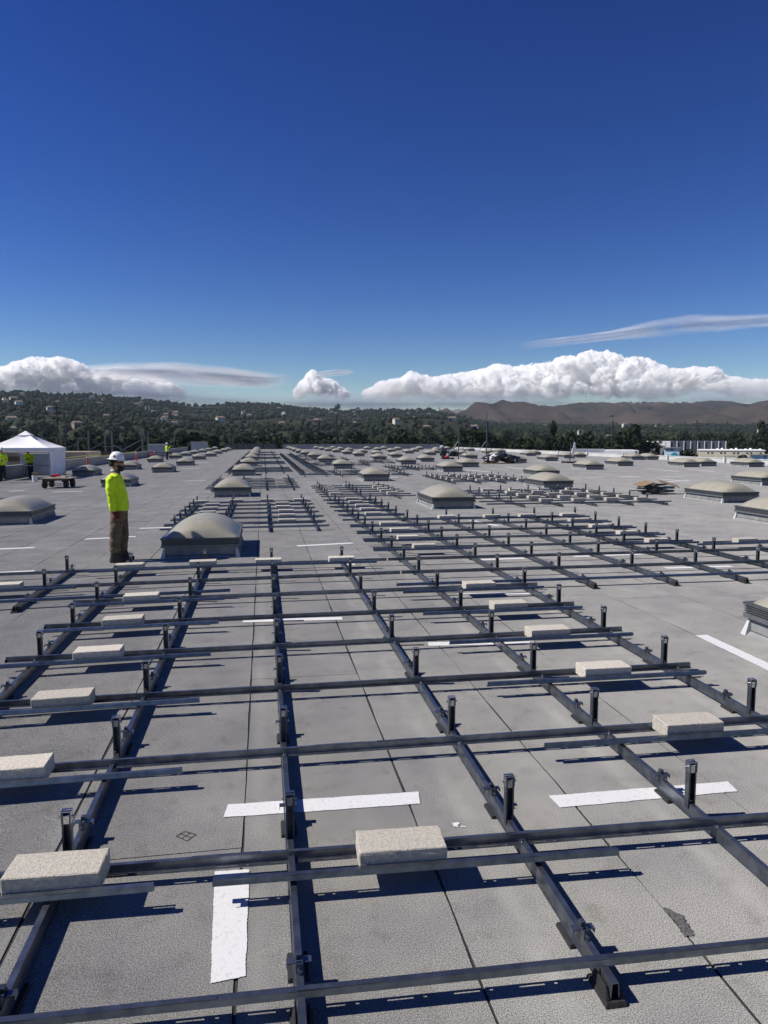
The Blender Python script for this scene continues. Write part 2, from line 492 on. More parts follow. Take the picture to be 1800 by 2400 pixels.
stripe([(-0.25, 3.85), (0.84, 3.82), (0.86, 3.96), (-0.23, 3.99)])
stripe([(1.6, 3.65), (2.7, 3.66), (2.72, 3.78), (1.59, 3.79)])
stripe([(-0.23, 2.62), (-0.1, 2.64), (-0.1, 3.34), (-0.26, 3.35)])
stripe([(4.43, 6.8), (4.38, 5.2), (4.52, 5.2), (4.57, 6.8)])
ST = [(-0.26, 8.19, 0.86, 8.13, .13), (1.6, 6.94, 2.68, 6.84, .13), (2.51, 9.15, 3.62, 9.08, .13), (5.33, 11.85, 6.65, 11.9, .13),
      (3.49, 11.78, 4.47, 11.82, .13), (6.29, 10.53, 7.44, 10.51, .13), (0.61, 13.91, 1.72, 14.13, .14), (-2.9, 17.6, -2.1, 17.55, .14),
      (-3.75, 16.0, -2.73, 16.1, .14), (-5.2, 15.0, -4.45, 15.0, .14), (-4.4, 12.2, -3.65, 12.2, .14), (-8.7, 32.0, -7.5, 32.0, .2),
      (-10.9, 33.6, -10.3, 33.7, .2), (-4.0, 37.6, -2.9, 37.6, .2), (26.13, 46.44, 26.02, 42.43, .2), (17.02, 36.6, 18.28, 36.86, .25),
      (19.14, 36.94, 20.41, 37.1, .25), (20.14, 34.82, 20.31, 33.0, .2), (21.3, 36.35, 22.6, 36.4, .25), (19.21, 32.3, 20.75, 32.95, .25),
      (16.22, 29.9, 17.25, 30.3, .2), (15.4, 48.2, 16.3, 47.3, .3), (17.49, 50.9, 17.7, 46.4, .25), (14.3, 39.6, 14.9, 39.9, .3),
      (13.3, 47.1, 14.1, 43.2, .25), (24.4, 63.0, 25.5, 59.9, .3), (5.15, 17.7, 5.45, 16.4, .14), (1.30, 11.75, 1.46, 11.73, .3),
      (28.5, 45.5, 27.9, 41.5, .2), (6.6, 38.5, 7.2, 38.7, .4), (-6.0, 55.0, -4.6, 55.0, .35), (-7.2, 68.0, -5.0, 68.0, .4)]
for (xa, ya, xb, yb, w) in ST:
    d = Vector((xb - xa, yb - ya, 0)).normalized()
    nx, ny = -d.y * w / 2, d.x * w / 2
    stripe([(xa - nx, ya - ny), (xb - nx, yb - ny), (xb + nx, yb + ny), (xa + nx, ya + ny)])
stripe([(0.965, 3.55), (0.99, 3.545), (1.005, 3.585), (0.97, 3.59)], 0.012, 'paint_splash')
stripe([(1.0, 3.54), (1.03, 3.535), (1.025, 3.55), (1.005, 3.555)], 0.004, 'paint_splash')
stripe([(1.685, 2.57), (1.725, 2.56), (1.755, 2.68), (1.70, 2.76)], 0.014, 'bitumen_patch', 'stain', 0.003)
stripe([(-3.4, 19.0), (-2.9, 19.0), (-2.95, 19.1), (-3.45, 19.1)], 0.02, 'bitumen_patch', 'stain', 0.003)
sq = [(-0.48, 3.70), (-0.44, 3.74), (-0.38, 3.70), (-0.42, 3.645)]
mbq = MB()
for i in range(4):
    mbq.bar((*sq[i], 0.003), (*sq[(i + 1) % 4], 0.003), 0.0035, 0.001)
mbq.bar((-0.46, 3.72, 0.003), (-0.40, 3.672, 0.003), 0.003, 0.001)
mbq.bar((-0.45, 3.672, 0.003), (-0.41, 3.72, 0.003), 0.003, 0.001)
mbq.build('marker_square', M['bitumen'], roof)

# ------------------------------------------------------------------ parapets
def parapet(name, p0, p1, h, w, m, label, panel=2.4, cap='parapet_white'):
    d = Vector((p1[0] - p0[0], p1[1] - p0[1], 0)); L = d.length
    o = thing(name, (p0[0], p0[1], min(zr(p0[0]), 0)), label, 'wall', rz=math.atan2(d.y, d.x))
    n = int(L / panel)
    a = MB(); a.box(0, panel - 0.03, -w / 2, w / 2, -0.45, h - 0.05)
    me = a.mesh('wall_panel', M[m])
    for i in range(n):
        link('wall_panel', me, o, (i * panel, 0, 0))
    a = MB(); a.box(-0.02, n * panel, -w / 2 - 0.03, w / 2 + 0.03, h - 0.047, h)
    a.build('coping', M[cap], o)
    return o
parapet('parapet_wall', (XL + 0.2, 24), (XL + 0.2, 150), 0.75, 0.2, 'parapet', 'low grey parapet along the left roof edge', 4.2, 'parapet')
parapet('parapet_wall', (4.0, YN - 0.4), (39.1, YN - 0.4), 1.0, 0.22, 'parapet', 'grey parapet across the far end of the roof', 3.7, 'parapet')
pr = parapet('parapet_wall', (XR - 0.3, 26), (XR - 0.3, 151), 0.42, 0.22, 'parapet_white', 'pale parapet along the right roof edge with white stubs', 4.5)
a = MB(); a.box(-0.09, 0.09, 0.14, 0.3, -0.0, 0.5)
stub = a.mesh('stub_post', M['caulk'])
for i in range(9):
    link('stub_post', stub, pr, (4 + i * 9, 0.0, 0))

# ------------------------------------------------------------------ domed skylights
SW, SDp = 0.66, 1.08           # half width, half depth of the frame
def dome_mesh():
    nx, ny = 18, 40
    vs, fs = [], []
    for j in range(ny + 1):
        y = -1 + 2 * j / ny
        for i in range(nx + 1):
            x = -1 + 2 * i / nx
            edge = (1 - abs(x) ** 2.0) ** 0.9 * (1 - abs(y) ** 4.5) ** 0.55
            seg = abs(((y + 1) * 2.5) % 1.0 - 0.5) * 2
            rib = 0.024 * max(0.0, 1 - (1 - seg) * 7) * min(1, edge * 3)
            vs.append((x * (SW - 0.03), y * (SDp - 0.03), 0.345 + 0.30 * max(edge, 0) - rib))
    for j in range(ny):
        for i in range(nx):
            a = j * (nx + 1) + i
            fs.append((a, a + 1, a + nx + 2, a + nx + 1))
    m = MB(); m.add(vs, fs, 0, True)
    return m.mesh('dome', M['dome'])
DOME = dome_mesh()
a = MB()
a.frustum((-SW - .01, SW + .01, -SDp - .01, SDp + .01), (-SW + .045, SW - .045, -SDp + .045, SDp - .045), 0.0, 0.045)
a.box(-SW + .05, SW - .05, -SDp + .05, SDp - .05, 0.055, 0.19)
CURB = a.mesh('curb', M['flashing'])
a = MB(); a.box(-SW + .0, SW - .0, -SDp + .0, SDp - .0, 0.19, 0.235); LIP = a.mesh('lower_frame', M['curb_lip'])
a = MB()
a.box(-SW + .02, SW - .02, -SDp + .02, SDp - .02, 0.236, 0.335)
a.box(-SW - .005, SW + .005, -SDp - .005, SDp + .005, 0.325, 0.352)
for k in range(3):
    z = 0.25 + k * 0.025
    a.box(-SW + .006, SW - .006, -SDp + .006, SDp - .006, z, z + 0.012)
FRAME = a.mesh('upper_frame', M['curb_frame'])
a = MB()
a.frustum((-.02, .058, -.02, .058), (-.02, .012, -.02, .012), 0.0, 0.17)
PATCH = a.mesh('corner_patch', M['parapet_white'])
def skylight(x, y, label, far=False, front=True):
    yc = y + SDp if front else y
    o = thing('dome_skylight', (x, yc, zr(x)), label, 'skylight', 'domed skylights on the roof')
    link('curb', CURB, o); link('lower_frame', LIP, o); link('upper_frame', FRAME, o); link('dome', DOME, o)
    if not far:
        for sx, sy in ((-1, -1), (1, -1), (-1, 1), (1, 1)):
            c = link('corner_patch', PATCH, o, (sx * (SW - .045), sy * (SDp - .045), 0.002))
            c.scale = (sx * 1.0, sy * 1.0, 1)
    return o
COLS = [
    ('column beside the tent', [(-9.7, 24.8), (-9.9, 42.5), (-8.95, 50.5), (-9.5, 66.3), (-9.2, 78.9), (-9.3, 90.5), (-9.3, 102), (-9.2, 113.7), (-9.3, 128), (-9.4, 146)]),
    ('column left of the worker', [(-6.12, 18.4), (-6.25, 32.4), (-6.15, 46.1), (-6.05, 57.9), (-6.4, 74.5), (-6.1, 87), (-6.3, 102.8), (-6.2, 117), (-6.2, 131), (-6.3, 145)]),
    ('column right of the worker', [(-1.1, 12.75), (-1.13, 26.2), (-1.14, 41.5), (-1.12, 55.5), (-1.12, 71), (-1.12, 87), (-1.14, 103), (-1.15, 119), (-1.15, 135)]),
    ('column in the middle of the roof', [(5.50, 20.6), (5.41, 34.9), (5.42, 50), (5.4, 64), (5.35, 78), (5.3, 92.7), (5.25, 106), (5.2, 120), (5.2, 134.5), (5.1, 147)]),
    ('column right of the middle racks', [(12.62, 14.75), (11.9, 28.1), (11.7, 44.2), (11.55, 57.6), (11.3, 70.5), (11.2, 85.5), (11.1, 97), (11.0, 110.5), (10.8, 122), (10.8, 135), (10.7, 148)]),
    ('column beside the cardboard pile', [(15.15, 21.1), (15.2, 37.3), (14.9, 51.3), (14.6, 64.1), (14.6, 79.4), (14.3, 91.2), (14.2, 104), (14.1, 120), (14.0, 133), (14, 147)]),
    ('column left of the dish antenna', [(22.3, 28.8), (21.9, 45.7), (21.7, 59.7), (21.4, 73.5), (21.0, 90), (20.4, 101), (20, 113), (20, 127), (20, 140)]),
    ('column right of the dish antenna', [(27.2, 51.6), (26.6, 64.5), (25.8, 77.6), (25.2, 90), (24.5, 102), (24.2, 115), (24.4, 131), (24, 144)]),
    ('column of the two right-hand skylights', [(31.0, 48.9), (32.2, 73.2), (32, 84), (31, 97), (30.5, 110), (30, 124), (30, 138)]),
    ('column nearest the right parapet', [(33.1, 50.0), (35.6, 48.0), (36.6, 44.0), (34.8, 76.1), (36.4, 66.6), (37.9, 66.4), (35, 90), (35, 104), (35, 120), (35, 136)]),
]
for cname, pts in COLS:
    for i, (x, y) in enumerate(pts):
        if x < -1.5: x, y = left_pos(x, y)
        skylight(x, y, 'domed skylight, %s from the camera in the %s' % (nth(i), cname), far=y > 62)

# ------------------------------------------------------------------ racking: base rails with posts and clamps, cross rails, blocks
BZ = 0.083
def base_channel(L):
    m = MB()
    t = 0.003
    prof = [(-.018, .02), (-.0135, BZ), (.0135, BZ), (.018, .02), (.0152, .02), (.011, BZ - t), (-.011, BZ - t), (-.0152, .02)]
    n = len(prof)
    vs = [(x, 0, z) for x, z in prof] + [(x, L, z) for x, z in prof]
    fs = [(i, (i + 1) % n, n + (i + 1) % n, n + i) for i in range(n)]
    m.add(vs, fs)
    m.add(vs[:n], [(0, 1, 6, 7), (1, 2, 5, 6), (2, 3, 4, 5)]); m.add(vs[n:], [(7, 6, 1, 0), (6, 5, 2, 1), (5, 4, 3, 2)])
    m.box(-.0225, -.0165, 0.0, L, 0.018, 0.0215); m.box(.0165, .0225, 0.0, L, 0.018, 0.0215)
    return m
# post: C channel open towards the camera with a small saddle bracket on top
a = MB()
PH = 0.222
a.box(-.027, .027, .018, .021, BZ, BZ + PH)
a.box(-.027, -.0245, -.019, .018, BZ - .03, BZ + PH)
a.box(.0245, .027, -.019, .018, BZ - .03, BZ + PH)
a.box(-.0245, -.016, -.019, -.0165, BZ, BZ + PH)
a.box(.016, .0245, -.019, -.0165, BZ, BZ + PH)
a.v = [(x * .79, y * .92, z) for x, y, z in a.v]
POST = a.mesh('post', M['steel_dark'])
a = MB()
z0 = BZ + PH
a.box(-.0305, -.0275, -.022, .022, z0 - .045, z0 + .008)
a.box(.0275, .0305, -.022, .022, z0 - .045, z0 + .008)
a.box(-.0305, .0305, -.022, -.012, z0 + .008, z0 + .011)
a.box(-.0305, .0305, .008, .022, z0 + .008, z0 + .011)
a.box(-.024, .024, -.017, -.014, z0 - .05, z0 - .012)
a.v = [(x * .79, y * .92, z) for x, y, z in a.v]
CAPB = a.mesh('saddle_bracket', M['bright'])
a = MB()
a.tube((-.037, 0, z0 - .02), (.037, 0, z0 - .02), .0055, n=7)
PBOLT = a.mesh('bolt', M['bright'])
# clamp: upright tongue with two wing plates and a cross bolt
a = MB()
a.box(-.013, .013, -.035, -.031, BZ, BZ + .038)
a.box(-.013, -.010, -.035, .03, BZ, BZ + .032)
a.box(.010, .013, -.035, .03, BZ, BZ + .032)
a.box(-.047, -.014, -.006, .028, BZ + .018, BZ + .022)
a.box(.014, .047, -.006, .028, BZ + .018, BZ + .022)
a.box(-.047, -.044, -.006, .028, BZ + .002, BZ + .018)
a.box(.044, .047, -.006, .028, BZ + .002, BZ + .018)
a.box(-.010, .010, .0, .026, BZ + .028, BZ + .048)
CLAMP = a.mesh('clamp', M['steel'])
a = MB()
a.tube((0, -.045, BZ + .012), (0, -.027, BZ + .012), .009, n=8)
CBOLT = a.mesh('bolt', M['bright'])
a = MB(); a.frustum((-.042, .042, -.075, .075), (-.038, .038, -.07, .07), 0.0, 0.0178); PAD = a.mesh('rubber_pad', M['rubber'])
a = MB()
a.frustum((-.042, .042, -.05, .12), (-.037, .037, -.042, .11), 0.0, 0.0178)
a.frustum((-.034, -.0232, -.035, .09), (-.029, -.0232, -.01, .08), 0.0179, 0.06)
a.frustum((.0232, .034, -.035, .09), (.0232, .029, -.01, .08), 0.0179, 0.06)
FOOT = a.mesh('end_foot', M['rubber'])
CH_CACHE = {}
def base_rail(x, y0, y1, rows, label, group, detail=2, low_clamp_first=None):
    L = round(y1 - y0, 2)
    if L not in CH_CACHE: CH_CACHE[L] = base_channel(L).mesh('channel', M['steel'])
    o = thing('base_rail', (x, y0, zr(x)), label, 'rail', group)
    link('channel', CH_CACHE[L], o)
    if detail >= 2:
        link('end_foot', FOOT, o, (0, 0.03, 0))
        f = link('end_foot', FOOT, o, (0, L - 0.03, 0)); f.rotation_euler = (0, 0, math.pi)
    if low_clamp_first is not None and detail >= 1:
        c = link('clamp', CLAMP, o, (0, low_clamp_first - y0, 0)); link('bolt', CBOLT, c)
        link('rubber_pad', PAD, o, (0, low_clamp_first - y0 + 0.1, 0))
    for yr in rows:
        yp = yr + 0.15 - y0
        if 0 < yp < L:
            p = link('post', POST, o, (0, yp, 0))
            if detail >= 1:
                link('saddle_bracket', CAPB, p)
            if detail >= 2:
                link('bolt', PBOLT, p)
        yc = yr + 0.43 - y0
        if 0 < yc < L and detail >= 1:
            c = link('clamp', CLAMP, o, (0, yc, 0))
            if detail >= 2:
                link('bolt', CBOLT, c)
                link('rubber_pad', PAD, o, (0, yc - 0.06, 0))
    return o

def cross_rail_mesh(L, style, slots):
    # style rear: Z rail, slotted flange towards the camera ; front: lip facing the camera
    m = MB()
    zb, zt = BZ + 0.004, BZ + 0.046
    t = 0.0028
    if style == 'rear':
        m.box(0, L, -.004, .017, zt - t, zt)                # top flange
        m.box(0, L, .0142, .017, zt - .012, zt - t)         # back lip
        m.box(0, L, -.004, -.0012, zb + t, zt - t)          # web
        ya, yb, yc, yd = -.035, -.0225, -.0165, -.004
    else:
        m.box(0, L, -.023, .004, zt - t, zt)
        m.add([(0, -.023, zt - t), (L, -.023, zt - t), (L, -.029, zt - .024), (0, -.029, zt - .024), (0, -.021, zt - t), (L, -.021, zt - t), (L, -.027, zt - .024), (0, -.027, zt - .024)],
              [(0, 3, 2, 1), (4, 5, 6, 7), (3, 7, 6, 2), (0, 4, 7, 3), (1, 2, 6, 5)])
        m.box(0, L, .0012, .004, zb + t, zt - t)
        ya, yb, yc, yd = .004, .0165, .0225, .034
    if slots:
        m.box(0, L, ya, yb, zb, zb + t); m.box(0, L, yc, yd, zb, zb + t)
        x = 0.0
        while x < L:
            m.box(x, min(x + 0.055, L), yb, yc, zb, zb + t)
            if x + 0.155 < L: m.box(x + 0.155, min(x + 0.19, L), yb, yc, zb, zb + t)
            if x + 0.205 < L: m.box(x + 0.205, min(x + 0.25, L), yb, yc, zb, zb + t)
            x += 0.25
    else:
        m.box(0, L, ya, yd, zb, zb + t)
    m.box(0, .0025, ya, .0, zb + t, zb + t + .02); 
    return m
a = MB(); a.tube((0, 0, 0), (0, 0, .016), .009, .008, n=7); RBOLT = a.mesh('bolt', M['bright'])
SPL = MB(); SPL.box(-.16, .16, .003, .0225, BZ + .0465, BZ + .0488); SPLICE = SPL.mesh('splice_plate', M['steel'])
CR_CACHE = {}
def cross_rail(x0, x1, y, style, label, group, slots=False, rails=(), dy=0.0, splices=()):
    L = round(x1 - x0, 2)
    key = (L, style, slots)
    if key not in CR_CACHE: CR_CACHE[key] = cross_rail_mesh(L, style, slots).mesh('rail_profile', M['steel'])
    z0, z1 = zr(x0), zr(x1)
    o = thing('cross_rail', (x0, y, z0 + 0.0), label, 'rail', group)
    o.rotation_euler = (0, -math.atan2(z1 - z0, L), math.atan2(dy, L))
    link('rail_profile', CR_CACHE[key], o)
    for xr in rails:
        if x0 + 0.03 < xr < x1 - 0.03:
            link('bolt', RBOLT, o, (xr - x0, -.026 if style == 'rear' else .02, BZ + .0065))
    for xs_ in splices:
        link('splice_plate', SPLICE, o, (xs_ - x0, -.006 if style == 'rear' else -.0245, 0))
    return o

def block_mesh(seed):
    r = random.Random(seed)
    bm = bmesh.new()
    bmesh.ops.create_cube(bm, size=1.0)
    for v in bm.verts: v.co = Vector((v.co.x * .405, v.co.y * .192, v.co.z * .096))
    bmesh.ops.subdivide_edges(bm, edges=bm.edges[:], cuts=5, use_grid_fill=True)
    bmesh.ops.bevel(bm, geom=[e for e in bm.edges if e.calc_face_angle(0) > 1.0], offset=.004, segments=1, affect='EDGES')
    for v in bm.verts:
        n = noise.noise(v.co * 30 + Vector((seed * 3.1, 0, 0)))
        v.co += Vector((r.uniform(-.0012, .0012), r.uniform(-.0012, .0012), r.uniform(-.0012, .0012))) + v.co.normalized() * n * .0018
        v.co.z = max(v.co.z, -.048)
    me = bpy.data.meshes.new('ballast_block'); bm.to_mesh(me); bm.free()
    me.materials.append(M['concrete'])
    return me
BLOCKS = [block_mesh(i) for i in range(5)]
nblk = 0
def block(xc, y, label, group, tilt=0.0):
    global nblk
    o = link('ballast_block', BLOCKS[nblk % 5], None, (xc, y - 0.103, zr(xc) + BZ + .0075 + .048))
    o.rotation_euler = (0, -math.atan(zr(xc + .5) - zr(xc - .5)), tilt + random.uniform(-.012, .012))
    nblk += 1
    return tag(o, label, 'block', group)

# --- front rack
FR = 'front rack'
PIT = 1.17
rows = [3.30 + PIT * i for i in range(8)]
DY = {0: -0.035, 1: -0.012, 2: -0.008}
A_rails = [(-2.06, 2.2), (-0.94, 2.2), (0.10, 2.28), (1.23, 2.28), (2.26, 2.2), (3.48, 2.2)]
for i, (x, y0) in enumerate(A_rails):
    rr = rows if i < 4 else rows[:8] + [rows[7] + PIT * k for k in range(1, 6 if i < 6 else 3)]
    y1 = 11.95 if i < 4 else rows[7] + PIT * 5 + 0.62
    base_rail(x, y0, y1, rr, 'base rail with upright posts, %s from the left in the front rack' % nth(i), 'base rails', 2, 2.55)
base_rail(-3.0, 9.2, 11.95, rows[6:], 'short base rail at the left edge of the front rack, before the worker', 'base rails', 2, 9.72)
rx = [x for x, _ in A_rails]
cross_rail(-3.2, 5.2, 2.53, 'front', 'single cross rail nearest the camera along the south end of the front rack', 'cross rails', True, rx, -0.26, (-0.35, 0.25, 1.75))
fl = 'of the front rack, %s row from the camera'
for i in range(6):
    y = rows[i]
    x0, x1 = (-2.31, 3.61) if i else (-3.3, 4.6)
    if i == 1: x0, x1 = -2.31, 4.3
    sl = x1 - x0
    cross_rail(x0, x1, y + (0.115 if i == 0 else 0), 'rear', 'long cross rail ' + fl % nth(i), 'cross rails', i < 5, rx, sl * DY.get(i, 0.0), (0.45, 0.85) if i % 2 else (-0.2,))
    if i == 0:
        fr, bl = [(-1.9, -0.5), (-0.25, 1.62)], [-0.93, 0.605]
    elif i == 1:
        fr, bl = [(-2.31, -0.5), (1.73, 3.61)], [-1.47, 2.78]
    else:
        fr, bl = [(-2.31, -0.5), (1.73, 3.61)], [-1.49, 2.76]
    for j, (a0, a1) in enumerate(fr):
        yy = y - 0.212 + (0.115 + (a0 - x0) * DY[0] if i == 0 else (a0 - x0) * DY.get(i, 0))
        cross_rail(a0, a1, yy, 'front', '%s short tray rail %s' % (('left', 'right')[j], fl % nth(i)), 'tray rails', i < 4, rx, (a1 - a0) * DY.get(i, 0.0))
    for j, bx in enumerate(bl):
        block(bx, y + (0.115 + (bx - x0) * DY[0] if i == 0 else (bx - x0) * DY.get(i, 0)), 'pale concrete ballast block, %s one in the %s row from the camera' % (('left', 'right')[j], nth(i)), 'ballast blocks', DY.get(i, 0))
# south-end rails of the side bays and the two wide rows at the back
cross_rail(-5.0, -0.45, 9.42, 'front', 'single cross rail at the left edge below the worker', 'cross rails', False, rx + [-3.0])
cross_rail(1.73, 10.2, 9.42, 'front', 'long single cross rail on the right along the south end of the wide rack', 'cross rails', False, rx + [4.47, 5.68, 6.77, 7.87])
WX = [-3.0] + rx + [4.47, 5.68, 6.77, 7.87, 9.0]
for i in (6, 7):
    y = rows[i]
    cross_rail(-5.0, 1.95, y, 'rear', 'long cross rail in front of the worker, %s wide row of the front rack' % nth(i - 6), 'cross rails', False, WX, 0.0, (-1.8, 0.5))
    cross_rail(1.97, 10.2, y, 'rear', 'long cross rail on the right, %s wide row' % nth(i - 6), 'cross rails', False, WX, 0.0, (3.2, 5.4))
cross_rail(-5.0, -2.5, rows[6] - .212, 'front', 'short tray rail at the left edge in front of the worker', 'tray rails')
block(-3.42, rows[6], 'pale concrete ballast block at the left edge in front of the worker', 'ballast blocks')
cross_rail(-2.6, -0.5, rows[7] - .212, 'front', 'short tray rail just below the worker and the near skylight', 'tray rails')
cross_rail(-0.45, 1.75, rows[7] - .212, 'front', 'short tray rail right of the near skylight front', 'tray rails')
for j, bx in enumerate((-2.03, -0.95, 0.05, 1.2)):
    block(bx, rows[7], 'concrete block, %s from the left in the row before the near skylight' % nth(j), 'ballast blocks')
block(8.95, rows[7] + 0.9, 'pale concrete ballast block at the right edge on the wide rack', 'ballast blocks')
cross_rail(7.9, 10.2, rows[7] + 0.9 - .212, 'front', 'short tray rail at the right edge', 'tray rails')
cross_rail(8.15, 10.2, rows[7] + 0.9, 'rear', 'short rear rail at the right edge', 'cross rails')
for i, x in enumerate((4.47, 5.68, 6.77, 7.87)):
    base_rail(x, 9.2, rows[7] + PIT * 5 + 0.62, [rows[6] + PIT * k for k in range(7)], 'galvanised base rail of the wide right-hand rack, %s from the left' % nth(i), 'base rails', 2, 9.6)
base_rail(9.0, 9.2, 11.95, rows[6:], 'galvanised base rail at the right edge of the wide rack', 'base rails', 1, 9.6)

# --- other racks
def rack(name, x0, x1, rails, y_s, n, blocks, detail=1, tray=None, topblocks=None, own_rails=True, south=True, every=1, pitch=PIT, first=0.87):
    ys = [y_s + first + pitch * i for i in range(n)]
    if own_rails:
        for i, x in enumerate(rails):
            base_rail(x, y_s - 0.22, ys[-1] + 0.55, ys, '%s base rail with posts from the left, %s' % (nth(i), name), 'base rails', detail)
    if south:
        cross_rail(x0, x1, y_s, 'front', 'single near end cross rail of the %s' % name, 'cross rails')
    for i, y in enumerate(ys):
        e = random.uniform(-.03, .03)
        cross_rail(x0 + e, x1 + e, y, 'rear', 'long cross rail of the %s row, %s' % (nth(i), name), 'cross rails', False, rails if detail > 1 else ())
        bl = blocks
        if topblocks and i == n - 1: bl = topblocks
        for j, bx in enumerate(bl):
            jit = random.uniform(-.05, .05)
            block(bx + jit, y, '%s block from left, %s row of the %s' % (nth(j), nth(i), name), 'ballast blocks')
            if tray and detail >= 1:
                cross_rail(max(x0, bx - tray), min(x1, bx + tray), y - .212, 'front', 'tray rail under the %s block, %s row of the %s' % (nth(j), nth(i), name), 'tray rails')

rack('wide right-hand rack', 1.88, 8.1, [2.26, 3.48, 4.47, 5.68, 6.77, 7.87], rows[7] + PIT - 0.87, 5, [2.76, 7.27], 2, 0.9, [4.4, 5.6, 6.5, 7.6], own_rails=False, south=False)
rack('narrow rack left of the skylight', 1.88, 3.62, [2.26, 3.4], 17.9, 5, [2.76], 1, 0.8, south=False, first=0.55)
rack('rack behind the narrow rack', 1.9, 5.2, [2.2, 3.4, 4.6], 24.6, 5, [2.5, 4.5], 1, None, [2.4, 3.5, 4.8])
rack('rack behind the near skylight', -2.26, 1.45, [-2.06, -0.94, 0.1, 1.17], 16.3, 6, [-1.5, 0.55], 1, 0.8, [-1.9, -0.9, 0.1, 1.1])
rack('second rack behind the near skylight', -2.3, 1.45, [-2.06, -0.94, 0.1, 1.17], 29.4, 6, [-1.4, 0.7], 1, None, [-1.9, -0.8, 0.2, 1.1])
rack('rack left of the cardboard pile', 6.6, 12.6, [7.7, 8.9, 10.0, 11.2, 12.35], 20.9, 5, [8.8, 9.9, 10.95, 12.0], 1, None, [8.3, 9.4, 10.5, 11.6], pitch=1.15)
rack('rack before the masts', 8.3, 12.5, [8.6, 9.8, 11.0, 12.2], 32.2, 5, [8.9, 10.0, 11.05, 12.1], 1)
rack('rack beyond the middle skylight', 8.4, 11.4, [8.7, 9.9, 11.1], 46, 5, [9.0, 10.6], 0)
rack('far rack between skylights', 8.4, 11.0, [8.7, 9.9, 10.8], 60, 5, [9.0, 10.4], 0)
for i, ys in enumerate((44.0, 58.0, 73.5, 89.5, 105.5)):
    rack('%s far rack left of the block strip' % nth(i), -2.3, 1.75, [-2.06, -0.94, 0.1, 1.17], ys, 6, [-0.9], 0)
rack('long strip of blocks', 1.95, 3.7, [2.2, 3.4], 39.8, 48, [2.62], 0)
for i, ys in enumerate((39.2, 54.0, 68.0, 82.0)):
    rack('%s wing right of the block strip' % nth(i), 3.8, 8.1, [4.2, 5.4, 6.6, 7.8], ys, 5, [4.4, 7.2], 0)

